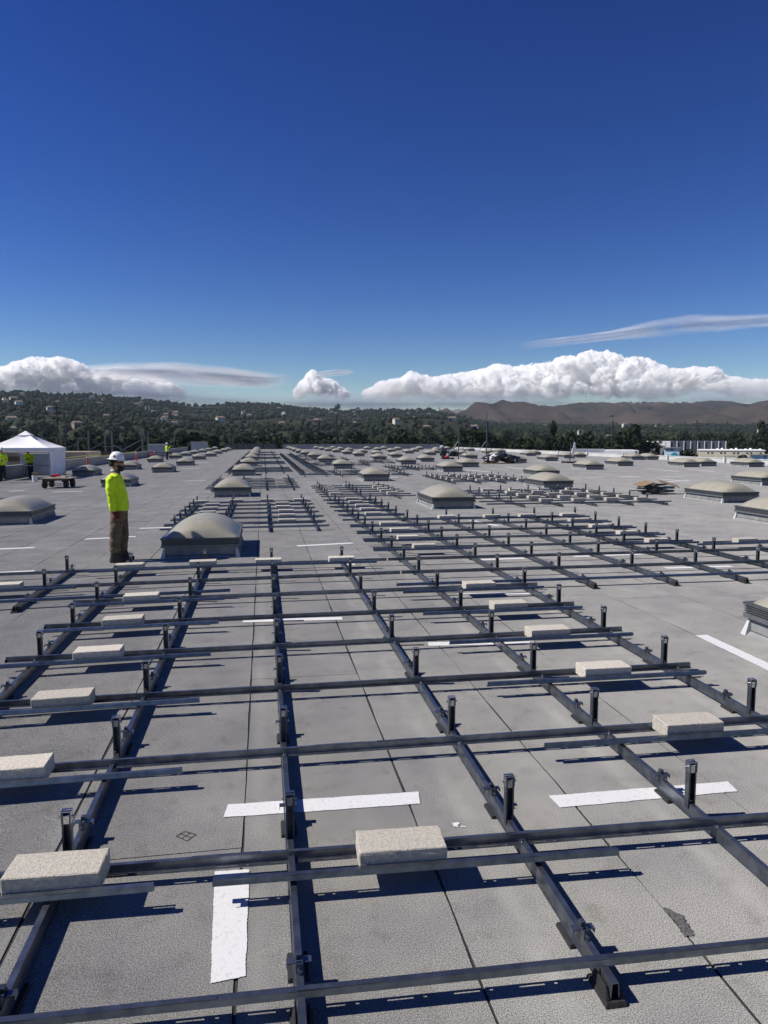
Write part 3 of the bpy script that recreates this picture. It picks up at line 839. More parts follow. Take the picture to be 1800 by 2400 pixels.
# ------------------------------------------------------------------ people
def person(loc, rz, label, arms='down', trousers='trouser', lean=0.0, detail=True, glove='glove', voxel=0.013):
    o = thing('person', loc, label, 'person', rz=rz)
    m = MB()
    # torso (shirt), facing +X
    m.loft([(.02, 0, .875, .165, .185), (.02, 0, .95, .165, .188), (.018, 0, 1.06, .155, .182), (.005, 0, 1.2, .15, .187), (-.018, 0, 1.31, .148, .198),
            (-.03, 0, 1.40, .128, .205), (-.038, 0, 1.465, .098, .185), (-.03, 0, 1.505, .072, .10), (-.02, 0, 1.535, .058, .062)], 24, power=2.3)
    m.loft([(.01, 0, .78, .135, .165), (.01, 0, .84, .14, .17), (.01, 0, .93, .14, .17)], 20, power=2.4)
    for s in (-1, 1):
        fx = .06 if s > 0 else -.045
        m.loft([(fx - .015, s * .088, .10, .066, .062), (fx - .025, s * .088, .2, .078, .07), (fx - .022, s * .09, .34, .088, .076), (fx - .005, s * .09, .46, .093, .08),
                (fx * .6 + .0, s * .09, .62, .105, .085), (.012, s * .088, .80, .13, .088), (.012, s * .086, .86, .13, .085)], 18)
        # boots
        m.loft([(fx + .02, s * .09, 0, .135, .05), (fx + .025, s * .09, .03, .14, .052), (fx + .02, s * .09, .06, .132, .05), (fx, s * .09, .10, .10, .05), (fx - .02, s * .09, .15, .075, .055), (fx - .02, s * .09, .2, .068, .06)], 18, power=2.6)
        m.ellipsoid((fx + .115, s * .09, .045), (.055, .05, .042), 12, 8)
    armpts = {}
    for s in (-1, 1):
        if arms == 'down' or (arms == 'phone' and s > 0):
            P = [(-.05, s * .17, 1.44), (-.088, s * .215, 1.39), (-.098, s * .232, 1.26), (-.075, s * .242, 1.08), (-.062, s * .245, .98), (-.052, s * .24, .90)]
            Q = [(.072), (.075), (.072), (.062), (.060), (.058)]
            W0, W1 = Vector((-.035, s * .238, .885)), Vector((.012, s * .232, .78))
        elif arms == 'fold':
            P = [(-.05, s * .17, 1.44), (-.06, s * .22, 1.38), (-.02, s * .25, 1.26), (.04, s * .25, 1.14), (.14, s * .17, 1.14), (.20, s * .07, 1.16)]
            Q = [.072, .074, .068, .06, .054, .05]
            W0, W1 = Vector((.21, s * .05, 1.165)), Vector((.23, s * -.05, 1.18))
        else:
            P = [(-.05, s * .17, 1.44), (-.03, s * .22, 1.40), (.08, s * .25, 1.33), (.20, s * .25, 1.28), (.30, s * .22, 1.38), (.36, s * .2, 1.47)]
            Q = [.072, .074, .066, .058, .05, .045]
            W0, W1 = Vector((.37, s * .2, 1.485)), Vector((.42, s * .19, 1.57))
        m.path(P, Q, 14)
        armpts[s] = (W0, W1)
        m.path([W0 - (W1 - W0) * .25, W0, W0.lerp(W1, .25)], [.033, .032, .034], 10)
    # neck and head
    m.loft([(-.03, 0, 1.48, .062, .062), (-.02, 0, 1.54, .054, .056), (-.01, 0, 1.60, .055, .058)], 14)
    m.ellipsoid((.008, 0, 1.67), (.098, .076, .122), 18, 12)
    m.ellipsoid((.045, 0, 1.595), (.062, .056, .052), 14, 8)
    m.path([(.088, 0, 1.685), (.118, 0, 1.648), (.10, 0, 1.638)], [.012, .017, .012], 8)
    for s in (-1, 1):
        m.ellipsoid((-.012, s * .078, 1.665), (.02, .012, .032), 8, 6)
    src = m.mesh('body', [M['hivis']])
    tmp = bpy.data.objects.new('body_source', src)
    col.objects.link(tmp)
    md = tmp.modifiers.new('r', 'REMESH'); md.mode = 'VOXEL'; md.voxel_size = voxel; md.use_smooth_shade = True
    sm = tmp.modifiers.new('s', 'SMOOTH'); sm.factor = 0.5; sm.iterations = 4
    dg = bpy.context.evaluated_depsgraph_get()
    me = bpy.data.meshes.new_from_object(tmp.evaluated_get(dg))
    bpy.data.objects.remove(tmp)
    me.materials.clear()
    for k in ('hivis', trousers, 'boot', 'skin'): me.materials.append(M[k])
    wr = [armpts[s][0] for s in (-1, 1)]
    for p in me.polygons:
        c = p.center
        mi = 0
        if c.z < .175: mi = 2
        elif c.z < .885 and abs(c.y) < .2 : mi = 1
        elif c.z > 1.505 and c.x < .3 and abs(c.y) < .16: mi = 3
        else:
            for w in wr:
                if (c - w).length < .04: mi = 3
        if arms == 'down' and c.z < .893 and abs(c.y) > .195: mi = 3
        p.material_index = mi
        p.use_smooth = True
    # cloth folds
    for v in me.vertices:
        if v.co.z < 1.5 and v.co.z > .2:
            f = noise.noise(Vector((v.co.x * 7, v.co.y * 7, v.co.z * 11))) * .012 + noise.noise(Vector((v.co.x * 18, v.co.y * 18, v.co.z * 24 + 9))) * .007
            v.co += v.normal * f
    for v in me.vertices:
        if .86 < v.co.z < 1.46: v.co.x = (v.co.x - .0) * .93
    if lean:
        for v in me.vertices:
            t = max(0.0, v.co.z - .9)
            v.co.x += math.sin(lean) * t; v.co.z -= (1 - math.cos(lean)) * t
    body = link('body', me, o)
    lx = lambda z: math.sin(lean) * max(0, z - .9)
    lz = lambda z: -(1 - math.cos(lean)) * max(0, z - .9)
    hx, hz = lx(1.7), lz(1.7)
    # helmet: full brim tipped slightly forward
    h = MB()
    h.loft([(0, 0, .0, .123, .102), (0, 0, .03, .122, .101), (0, 0, .065, .113, .095), (0, 0, .10, .09, .077), (0, 0, .125, .058, .05), (0, 0, .136, .02, .018)], 24)
    h.loft([(.0, 0, -.004, .155, .135), (.0, 0, .002, .158, .138), (0, 0, .008, .125, .104)], 28)
    h.bar((-.09, 0, .112), (.09, 0, .112), .02, .034)
    hel = h.build('hard_hat', M['helmet'], o, (.004 + hx, 0, 1.735 + hz)); hel.rotation_euler = (0, R(7), 0)
    if detail:
        b = MB(); b.tube((-.03, -.106, .055), (-.03, -.098, .057), .019, n=14); b.build('badge', M['badge'], hel)
        b = MB()
        b.loft([(.052, 0, 1.535, .035, .045), (.058, 0, 1.555, .056, .058), (.055, 0, 1.585, .068, .064), (.04, 0, 1.615, .070, .070), (.02, 0, 1.64, .066, .077)], 16)
        b.build('beard', M['beard'], o, (hx, 0, hz))
        b = MB(); b.loft([(-.012, 0, 1.62, .094, .073), (-.016, 0, 1.67, .099, .0785), (-.012, 0, 1.73, .1, .08)], 16)
        hb = b.mesh('hair', M['beard'])
        link('hair', hb, o, (-.012 + hx, 0, hz))
        b = MB(); b.path([(.0, -.082, 1.69), (.06, -.078, 1.69), (.098, -.045, 1.688), (.108, 0, 1.686), (.098, .045, 1.688), (.06, .078, 1.69), (.0, .082, 1.69)], [.004, .006, .016, .012, .016, .006, .004], 8)
        b.build('sunglasses', M['lens'], o, (hx, 0, hz))
        b = MB(); b.loft([(-.03, 0, 1.485, .086, .09), (-.026, 0, 1.51, .082, .084), (-.022, 0, 1.545, .072, .072), (-.02, 0, 1.56, .062, .064)], 18)
        b.build('neck_scarf', M['darkbox'], o)
        b = MB(); b.loft([(-.052, 0, 1.535, .048, .055), (-.05, 0, 1.56, .05, .055), (-.045, 0, 1.572, .045, .05)], 14)
        b.build('scarf_edge', M['caulk'], o)
    # hands: palm, four fingers and a thumb
    for s in (-1, 1):
        w0, w1 = armpts[s]
        d = (w1 - w0).normalized()
        side = Vector((0, s, 0)); side = (side - d * side.dot(d)).normalized()
        fwd = d.cross(side).normalized()
        if fwd.x < 0: fwd = -fwd
        g = MB()
        g.path([w0, w0 + d * .03, w0 + d * .065, w0 + d * .095], [.036, .037, .038, .032], 10)
        for q in range(4):
            base = w0 + d * (.088 - abs(q - 1.5) * .004) + fwd * (.03 - .02 * q)
            Lf = (.07, .078, .073, .058)[q]
            p1 = base + d * Lf * .45
            p2 = p1 + d * Lf * .3 - side * .018
            p3 = p2 + d * Lf * .1 - side * .025
            g.path([base, p1, p2, p3], [.0105, .010, .0095, .008], 7)
        tb = w0 + d * .03 + fwd * .032
        g.path([tb, tb + fwd * .022 + d * .025, tb + fwd * .026 + d * .052 - side * .01], [.012, .0115, .009], 7)
        hd = g.build('hand', M[glove], o)
        if lean: hd.location = (lx(w0.z), 0, lz(w0.z))
    return o

x, y = -2.44, 12.80
person((x, y, zr(x)), R(2), 'worker in lime shirt, tan trousers and white hard hat standing in profile', 'down')
for (px, py, prz, plab, parm, ptr, pl) in (
        (-14.05, 41.0, R(-60), 'worker in lime shirt under the tent edge, nearer the left border', 'fold', 'navy', 0.05),
        (-14.25, 43.0, R(-75), 'worker in lime shirt with white hard hat just inside the tent', 'fold', 'navy', 0.05),
        (-13.75, 46.25, R(-95), 'worker in lime shirt leaning over the table under the tent', 'fold', 'navy', 0.45),
        (-10.35, 82.0, R(15), 'distant worker in lime shirt holding up a phone beside the barrier', 'phone', 'navy', 0.0)):
    person((px, py, zr(px)), prz, plab, parm, ptr, pl, False, 'skin', 0.02)
# phone in the raised hand
a = MB(); a.box(-.01, .01, -.04, .04, 0, .15)
tag(a.build('phone', M['lens'], None, (-9.93, 81.98, zr(-10) + 1.58)), 'small dark phone held up by the distant worker', 'phone')

# ------------------------------------------------------------------ tent, table, cart, bucket and barrier on the left
tx, ty = -13.6, 45.2
tz = zr(tx)
tent = thing('canopy_tent', (tx, ty, tz), 'white pop-up canopy tent with peaked roof and one side wall', 'tent')
hw = 1.72
a = MB()
ez, pz = 1.80, 2.72
ring0 = [(-hw, -hw), (hw, -hw), (hw, hw), (-hw, hw)]
N = 10
vs, fs = [], []
for q in range(4):
    p, r_ = Vector((*ring0[q], ez)), Vector((*ring0[(q + 1) % 4], ez))
    o0 = len(vs)
    for k in range(N + 1):
        t = k / N
        for j in range(N + 1):
            e = p.lerp(r_, j / N)
            c = e.lerp(Vector((0, 0, pz)), t)
            c.z -= 0.16 * math.sin(math.pi * t) * (0.4 + 0.6 * math.sin(math.pi * j / N)) 
            vs.append(c)
    for k in range(N):
        for j in range(N):
            b = o0 + k * (N + 1) + j
            fs.append((b, b + 1, b + N + 2, b + N + 1))
a.add(vs, fs, 0, True)
a.build('canopy', M['canvas'], tent)
a = MB()
for q in range(4):
    p, r_ = ring0[q], ring0[(q + 1) % 4]
    a.bar((*p, ez - .1), (*r_, ez - .1), .02, .22)
a.build('valance', M['canvas'], tent)
a = MB(); a.frustum((-.36, .36, -.36, .36), (-.02, .02, -.02, .02), pz - .20, pz + .05); a.build('vent_cap', M['canvas'], tent)
for (lx_, ly_) in ring0:
    a = MB(); a.box(lx_ * .97 - .025, lx_ * .97 + .025, ly_ * .97 - .025, ly_ * .97 + .025, 0, ez); a.build('leg', M['tube'], tent)
a = MB()
vs, fs = [], []
for i in range(13):
    for j in range(9):
        t, s_ = i / 12, j / 8
        yy = -hw + .05 + 2 * hw * t * (1 - 0.06 * s_)
        vs.append((hw - .02 + .18 * s_ * (1 - abs(2 * t - 1)) + .04 * math.sin(9 * t + 3 * s_), yy, ez - .1 - (ez - .22) * s_ * (1 - .12 * t)))
for i in range(12):
    for j in range(8):
        b = i * 9 + j
        fs.append((b, b + 1, b + 10, b + 9))
a.add(vs, fs, 0, True)
sw = a.build('side_wall', M['canvas'], tent)
sm = sw.modifiers.new('t', 'SOLIDIFY'); sm.thickness = .006
for q in range(4):
    a = MB(); p, r_ = ring0[q], ring0[(q + 1) % 4]
    a.bar((p[0] * .96, p[1] * .96, ez - .25), (r_[0] * .96, r_[1] * .96, ez - .05), .02, .03); a.build('truss_bar', M['tube'], tent)

tab = thing('folding_table', (-13.0, 45.6, zr(-13)), 'long folding table with thin legs under the tent', 'table')
a = MB(); a.box(-1.2, .95, -.38, .38, .72, .76); a.build('table_top', M['greymetal'], tab)
for lx_ in (-1.0, .75):
    for ly_ in (-.3, .3):
        a = MB(); a.bar((lx_, ly_, 0), (lx_ * .85, ly_, .72), .03, .03); a.build('leg', M['darkbox'], tab)
a = MB(); a.tube((-.9, 0, 0), (-.9, 0, .15), .04, .03, 10)
tag(a.build('cup', M['caulk'], None, (-13.0, 45.5, zr(-13) + .761)), 'small white cup on the folding table', 'cup')
a = MB(); a.box(-1.2, 1.2, -.5, .5, 0, 1.35); a.box(-1.25, 1.25, -.55, .55, 1.352, 1.40)
tag(a.build('equipment_cabinet', M['greymetal'], None, (-14.0, 49.6, zr(-14))), 'blue-grey cabinet standing behind the tent table', 'cabinet')

bk = thing('bucket', (-12.05, 41.2, zr(-12.05)), 'white bucket holding a brown paper bag beside the tent', 'bucket')
a = MB(); a.tube((0, 0, 0), (0, 0, .34), .13, .15, 16); a.build('pail', M['caulk'], bk)
a = MB(); a.frustum((-.10, .10, -.09, .09), (-.12, .12, -.10, .10), .341, .50); a.build('paper_bag', M['card'], bk)

cart = thing('flatbed_cart', (-9.25, 35.1, zr(-9.25)), 'low flatbed cart with plywood deck and four fat black tyres', 'cart', rz=R(-4))
cart.scale = (0.85, 0.85, 0.85)
a = MB(); a.box(-.74, .78, -.75, .75, .50, .545); a.build('deck', M['wood'], cart)
a = MB()
for yy in (-.62, 0, .62): a.box(-.62, .62, yy - .03, yy + .03, .42, .498)
for xx in (-.42, .42): a.box(xx - .035, xx + .035, -.7, .7, .34, .418)
for zz in (.17, .25): a.bar((-.4, -.6, zz), (.4, -.6, zz), .03, .03)
a.build('frame', M['rust'], cart)
for xx in (-.55, .55):
    for yy in (-.52, .52):
        w = MB()
        prof = [(.0, -.10), (.12, -.10), (.19, -.095), (.215, -.06), (.22, 0), (.215, .06), (.19, .095), (.12, .10), (.0, .10)]
        n = 20; vs = []; fs = []
        for (r_, xo) in prof:
            for i in range(n):
                t = 2 * math.pi * i / n
                vs.append((xo, r_ * math.cos(t), r_ * math.sin(t)))
        for k in range(len(prof) - 1):
            for i in range(n):
                j = (i + 1) % n
                fs.append((k * n + i, k * n + j, (k + 1) * n + j, (k + 1) * n + i))
        w.add(vs, fs, 0, True)
        wh = w.build('wheel', M['rubber'], cart, (xx, yy, .22))
        h = MB(); h.tube((-.104, 0, 0), (.104, 0, 0), .09, n=14); h.build('rim', M['rust'], wh)
a = MB(); a.frustum((-.25, .3, -.2, .25), (-.15, .25, -.15, .2), 0, .05)
tag(a.build('board_offcut', M['wood'], None, (-9.15, 35.0, zr(-9.15) + .465)), 'small plywood offcut lying on the cart deck', 'board')
a = MB(); a.box(-.22, .16, -.12, .12, 0, .10); a.tube((-.2, 0, .101), (.12, 0, .13), .03, n=8)
tag(a.build('red_tool', M['red'], None, (-9.45, 35.55, zr(-9.45) + .465)), 'red power tool lying on the cart deck', 'tool')
a = MB(); a.ellipsoid((0, 0, .13), (.28, .2, .15), 12, 8); a.ellipsoid((.2, .05, .09), (.16, .14, .1), 10, 6)
tag(a.build('black_bag', M['rubber'], None, (-7.9, 42.6, zr(-7.9))), 'black bag leaning on the skylight behind the cart', 'bag')

DEL = MB()
DEL.frustum((-.2, .2, -.2, .2), (-.17, .17, -.17, .17), 0, .05)
DEL.tube((0, 0, .05), (0, 0, 1.05), .075, .055, 12)
DM = DEL.mesh('post_body', M['orange'])
BD = MB(); BD.tube((0, 0, .8), (0, 0, .9), .064, .062, 12, cap=False); BDM = BD.mesh('reflective_band', M['caulk'])
for i, (x, y) in enumerate(((-14.3, 63.0), (-12.9, 78.0), (-14.3, 97.0), (-14.6, 112.0), (-12.0, 84.0))):
    d = thing('delineator_post', (x, y, zr(x)), 'orange delineator post, %s from the camera along the left edge' % nth(i), 'post', 'orange delineator posts')
    link('post_body', DM, d); link('reflective_band', BDM, d)
a = MB()
pts = [Vector((-15.0, 50.5, .85)), Vector((-14.3, 63, .95)), Vector((-14.0, 68, .80)), Vector((-13.3, 74, .92)), Vector((-12.9, 78, 1.0))]
for i in range(len(pts) - 1):
    p, q = pts[i] + Vector((0, 0, -.25)), pts[i + 1] + Vector((0, 0, -.25))
    a.bar(p, q, .004, .09)
tag(a.build('caution_tape', M['tape']), 'yellow caution tape strung between orange posts behind the worker', 'tape')
br = thing('barrier_frame', (-11.0, 83.0, zr(-11)), 'low red barrier frame in front of the distant worker', 'barrier')
for zz in (.25, .5, .75):
    a = MB(); a.bar((-1.0, 0, zz), (1.0, 0, zz), .04, .07); a.build('rail', M['rust'], br)
for xx in (-1.0, 0, 1.0):
    a = MB(); a.box(xx - .03, xx + .03, .025, .08, 0, .85); a.build('upright', M['red'], br)
for i, (x, y, w, h, lab) in enumerate(((-13.75, 100.0, 2.3, 1.55, 'pale metal cabinet beside the left parapet behind the distant worker'), (-11.9, 141.0, 2.9, 1.65, 'wide pale metal cabinet at the far left roof corner'))):
    cb = thing('roof_cabinet', (x, y, zr(x)), lab, 'cabinet')
    a = MB(); a.box(-w / 2, w / 2, -1, 1, 0, h); a.build('housing', M['greymetal'], cb)
    a = MB(); a.box(-w / 2 - .05, w / 2 + .05, -1.05, 1.05, h + .002, h + .08); a.build('lid', M['parapet_white'], cb)
    a = MB(); a.box(0.05, w / 2 - .08, -1.03, -1.003, .1, h - .1); a.build('door_panel', M['greymetal'], cb)
for i in range(4):
    x = -6.6 + i * 2.6
    cb = thing('storage_box', (x, 150.6, zr(x)), 'dark grey box at the far end of the roof, %s from the left' % nth(i), 'box', 'dark boxes at the far roof end')
    a = MB(); a.box(-1.25, 1.25, -.6, .6, 0, 1.2 if i < 2 else 1.1); a.build('housing', M['darkbox'], cb)
    a = MB(); a.box(-1.15, -.1, -.64, -.602, .1, 1.0); a.build('door', M['curb_frame'], cb)
    a = MB(); a.box(.1, 1.15, -.64, -.602, .1, 1.0); a.build('door', M['curb_frame'], cb)

# ------------------------------------------------------------------ right-hand roof items
# pile of cardboard and black packaging
pl = thing('packaging_pile', (14.45, 25.1, 0), 'heap of black packaging under flattened cardboard beside the big skylight', 'pile')
pl.scale = (0.66, 0.66, 0.66)
rp = random.Random(3)
for i in range(46):
    L = rp.uniform(.5, 1.5); z = rp.uniform(.03, .5)
    spread = 1.0 - z * .9
    cx, cy = rp.uniform(-.9, .9) * spread, rp.uniform(-.5, .5) * spread
    an = rp.uniform(-.5, .5)
    p0 = Vector((cx - L / 2 * math.cos(an), cy - L / 2 * math.sin(an), max(.03, z + rp.uniform(-.08, .08))))
    p1 = Vector((cx + L / 2 * math.cos(an), cy + L / 2 * math.sin(an), max(.03, z + rp.uniform(-.1, .1))))
    a = MB(); a.bar(p0, p1, rp.uniform(.06, .2), rp.uniform(.03, .07))
    a.build('plastic_strip', M['blackplastic'] if rp.random() < .88 else M['tarp'], pl)
for (cx, cy, cz, L, Wd, an, tx_, ty_) in ((-.65, .1, .60, .95, .75, .3, .10, -.22), (.75, -.1, .60, 1.15, .6, -.2, .2, .28), (.2, .3, .55, .9, .6, .1, -.1, .05)):
    a = MB(); a.box(-L / 2, L / 2, -Wd / 2, Wd / 2, -.012, .012)
    c = a.build('cardboard_sheet', M['card'], pl, (cx, cy, cz)); c.rotation_euler = (tx_, ty_, an)

# wrapped heap with a plywood base
tp = thing('wrapped_heap', (19.7, 58.8, 0), 'heap of white and black plastic wrap on a plywood sheet', 'heap')
a = MB(); a.box(-1.9, .6, -.9, .6, 0, .05); a.build('plywood_base', M['card'], tp)
for i in range(16):
    a = MB(); r_ = rp.uniform(.25, .55)
    cx = rp.uniform(-1.1, 1.2); zc = rp.uniform(.15, .75) * (1 - abs(cx) / 2)
    a.ellipsoid((0, 0, 0), (r_ * 1.25, r_, r_ * .6), 16, 11)
    for k, v in enumerate(a.v):
        n = noise.noise(Vector(v) * 5 + Vector((i * 5, 0, 0))) * .7
        a.v[k] = (v[0] * (1 + n), v[1] * (1 + n), v[2] * (1 + n))
    a.build('wrap_bundle', M['tarp'] if i % 3 == 0 else M['blackplastic'], tp, (cx, rp.uniform(-.4, .4), max(zc, r_ * .55) + .05))

# satellite dish on a ballasted tripod
ds = thing('dish_antenna', (26.0, 59.0, 0), 'white satellite dish on a dark mast with ballasted base', 'antenna')
ds.scale = (0.46, 0.46, 0.46)
a = MB(); a.box(-1.1, 1.1, -.7, .7, .05, .30); a.build('ballast_base', M['darkbox'], ds)
for i in range(5):
    a = MB(); a.box(-2.0 + i * .18, -1.86 + i * .18, -.3, .1, 0, .42); a.build('ballast_block', M['concrete'], ds)
a = MB(); a.tube((0, 0, .3), (0, 0, 3.9), .07, .06, 10); a.build('mast', M['darkbox'], ds)
for q in ((-.9, -.4), (.9, -.4), (0, .6)):
    a = MB(); a.tube((q[0], q[1], .3), (0, 0, 1.15), .035, n=8); a.build('brace', M['darkbox'], ds)
a = MB()
n = 24; vs = [(0, 0, 0)]; fs = []
for k in range(1, 7):
    r_ = k / 6
    for i in range(n):
        t = 2 * math.pi * i / n
        vs.append((-.32 * r_ * r_ + 0, r_ * .95 * math.cos(t), r_ * 1.42 * math.sin(t)))
for i in range(n): fs.append((0, 1 + i, 1 + (i + 1) % n))
for k in range(5):
    for i in range(n):
        fs.append((1 + k * n + i, 1 + (k + 1) * n + i, 1 + (k + 1) * n + (i + 1) % n, 1 + k * n + (i + 1) % n))
a.add(vs, fs, 0, True)
dd = a.build('reflector', M['helmet'], ds, (.95, 0, 2.45)); dd.rotation_euler = (0, R(8), R(-35))
dd.modifiers.new('t', 'SOLIDIFY').thickness = .05
a = MB(); a.bar((.1, 0, 2.45), (.85, 0, 2.45), .1, .1); a.build('mount_arm', M['darkbox'], ds)

# guyed masts
for i, (x, y, h) in enumerate(((23.2, 74.0, 4.9), (19.8, 72.6, 3.0))):
    ms = thing('guyed_mast', (x, y, 0), ('tall thin mast with struts and a ballast foot behind the wrapped heap', 'shorter thin mast with struts beside the utility buggy')[i], 'mast', 'thin masts on the roof')
    a = MB(); a.tube((0, 0, 0), (0, 0, h), .06, .045, 8); a.build('pole', M['steel_dark'], ms)
    a = MB(); a.box(-1.75, -1.05, -.3, .3, 0, .35); a.build('ballast_foot', M['rubber'], ms)
    for q in ((-1.3, 0), (1.2, .3)):
        a = MB(); a.tube((q[0], q[1], .1), (0, 0, 1.9), .03, n=6); a.build('strut', M['steel_dark'], ms)

# utility buggy
bg = thing('utility_buggy', (21.6, 84.0, 0), 'dark utility buggy with big tyres carrying cardboard on its tray', 'buggy')
bg.scale = (0.62, 0.62, 0.62)
a = MB(); a.box(-1.5, 1.4, -.6, .6, .62, .95); a.frustum((-1.5, -.3, -.6, .6), (-1.3, -.4, -.5, .5), .952, 1.5); a.build('body', M['darkbox'], bg)
a = MB(); a.box(-.2, 1.6, -.75, .75, 1.0, 1.12); a.build('tray', M['tube'], bg)
a = MB(); a.box(-.1, 1.5, -.7, .7, 1.65, 1.76); a.build('cardboard_load', M['card'], bg)
for yy in (-.6, .6):
    for xx in (-.15, 1.5):
        a = MB(); a.box(xx - .03, xx + .03, yy - .03, yy + .03, 1.122, 1.648); a.build('stake', M['darkbox'], bg)
a = MB(); a.ellipsoid((0, 0, 0), (.5, .45, .4), 12, 8); a.build('tank', M['greymetal'], bg, (-1.15, 0, 1.75))
for xx in (-.95, .75, 1.5):
    for yy in (-.62, .62):
        a = MB(); a.tube((0, -.18, 0), (0, .18, 0), .48, n=18); w = a.build('wheel', M['rubber'], bg, (xx, yy, .48))
        a = MB(); a.tube((0, -.19, 0), (0, .19, 0), .2, n=12); a.build('rim', M['darkbox'], w)
rd = thing('red_blower', (18.4, 71.5, 0), 'red machine lying low on the roof before the buggy', 'machine')
rd.scale = (0.55, 0.55, 0.55)
a = MB(); a.box(-.9, 1.1, -.3, .3, .12, .35); a.build('chassis', M['blackplastic'], rd)
a = MB(); a.ellipsoid((-.2, -.05, .45), (.45, .3, .28), 12, 8); a.build('housing', M['red'], rd)
for xx in (-.7, .9):
    a = MB(); a.tube((xx, -.34, .17), (xx, .34, .17), .17, n=12); a.build('wheel', M['rubber'], rd)
skylight(5.62, 4.62, 'domed skylight with ribbed grey frame at the right edge, nearest the camera')

# ------------------------------------------------------------------ terrain
WOOD = [(-40, 3.2), (-25, 3.1), (-18.23, 3.12), (-17.64, 3.24), (-16.97, 3.38), (-16.01, 3.29), (-14.31, 3.15), (-12.26, 3.29), (-11.43, 3.19), (-10.58, 3.02), (-9.31, 2.98), (-8.44, 2.9), (-7.68, 2.85), (-6.34, 2.68), (-4.88, 2.51), (-3.52, 2.59), (-2.6, 2.73), (-1.67, 2.7), (-0.51, 2.75), (0.89, 2.76), (2.43, 2.47), (3.98, 2.45), (4.94, 2.25), (6.4, 2.26), (7.84, 2.19), (9.64, 2.32), (11.47, 2.26), (12.91, 2.32), (13.87, 2.09), (15.56, 1.75), (18, 1.25), (24, 1.1), (60, 1.05)]
BROWN = [(2, 0.6), (8, 1.2), (10.74, 1.46), (12.74, 1.76), (14.34, 2.02), (15.56, 2.05), (16.85, 2.17), (18.51, 2.36), (19.32, 2.42), (21.64, 2.37), (23.38, 2.32), (24.38, 2.5), (26.16, 2.64), (29.41, 2.62), (32.04, 2.6), (33.36, 2.76), (34.54, 2.7), (35.34, 2.54), (35.93, 2.43), (36.51, 2.6), (37.06, 2.67), (45, 2.7), (60, 2.5)]
wa, we = np.array(WOOD).T
ba, be = np.array(BROWN).T
GZ = -9.0
def fbm(p, o=5):
    return noise.fractal(Vector(p), 1.0, 2.0, o)
def wood_R(az): return 2000 + 180 * math.sin(az * .16 + 1)
def wood_z(az, r, n=True):
    Rr = wood_R(az)
    top = 2.05 + Rr * math.tan(R(float(np.interp(az, wa, we)))) - 2.5
    t = (r - 420) / (Rr - 420)
    if t <= 0: return GZ
    if t > 1: return max(top - (t - 1) * 260, GZ - 2)
    x, y = r * math.sin(R(az)), r * math.cos(R(az))
    z = GZ + (top - GZ) * t ** 1.35
    if n: z += 26 * fbm((x / 420, y / 420, 3.3)) * math.sin(math.pi * min(1, t)) * (0.3 if az > 16 else 1)
    return max(z, GZ - 2)
def brown_R(az): return 3500 + 150 * math.sin(az * .3)
def brown_z(az, r):
    Rr = brown_R(az)
    top = 2.05 + Rr * math.tan(R(float(np.interp(az, ba, be))))
    t = (r - 1700) / (Rr - 1700)
    if t <= 0: return GZ - 4
    if t > 1: return max(top - (t - 1) * 300, GZ - 2)
    x, y = r * math.sin(R(az)), r * math.cos(R(az))
    z = GZ + (top - GZ) * (t ** 1.1)
    rid = 1 - abs(noise.noise(Vector((x / 170, y / 420, 7.7)))) * 2
    z += (46 * fbm((x / 520, y / 520, 9.1)) + 62 * (rid - .5) + 16 * (.5 - abs(noise.noise(Vector((x / 75, y / 230, 2.2)))) * 2)) * math.sin(math.pi * min(1, t)) ** .8
    return max(z, GZ - 4)
def terrain(name, zf, az0, az1, naz, r0, r1, nr, m, label):
    V, F = [], []
    for j in range(nr + 1):
        r = r0 + (r1 - r0) * (j / nr)
        for i in range(naz + 1):
            az = az0 + (az1 - az0) * i / naz
            V.append((r * math.sin(R(az)), r * math.cos(R(az)), zf(az, r)))
    for j in range(nr):
        for i in range(naz):
            b = j * (naz + 1) + i
            F.append((b, b + naz + 1, b + naz + 2, b + 1))
    V = np.array(V); F = np.array(F)[:, ::-1]
    return tag(link(name, big_mesh(name, V, F, m, True)), label, 'hill', kind='structure')
a = MB()
n = 64; vs = [(0, 0, GZ)] + [(4300 * math.sin(2 * math.pi * i / n), 4300 * math.cos(2 * math.pi * i / n), GZ) for i in range(n)]
a.add(vs, [(0, 1 + (i + 1) % n, 1 + i) for i in range(n)])
tag(a.build('ground', M['groundm']), 'flat valley ground round the warehouse', 'ground', kind='structure')
terrain('wooded_hill', wood_z, -40, 60, 200, 415, 2500, 46, M['hillgreen'], 'long dark wooded hill with scattered houses')
terrain('dry_hill', brown_z, 3, 52, 330, 1695, 4000, 110, M['hillbrown'], 'bare brown grass hills on the right skyline')
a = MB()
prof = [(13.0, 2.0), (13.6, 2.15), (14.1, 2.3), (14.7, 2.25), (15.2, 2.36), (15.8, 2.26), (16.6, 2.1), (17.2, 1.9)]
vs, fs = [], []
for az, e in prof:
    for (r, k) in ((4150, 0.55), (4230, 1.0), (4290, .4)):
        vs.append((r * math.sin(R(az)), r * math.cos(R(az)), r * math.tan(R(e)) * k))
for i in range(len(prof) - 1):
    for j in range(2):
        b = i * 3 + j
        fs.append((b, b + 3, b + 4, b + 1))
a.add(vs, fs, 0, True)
tag(a.build('far_mountain', M['farblue']), 'pale far mountain in the dip of the skyline', 'mountain', kind='structure')

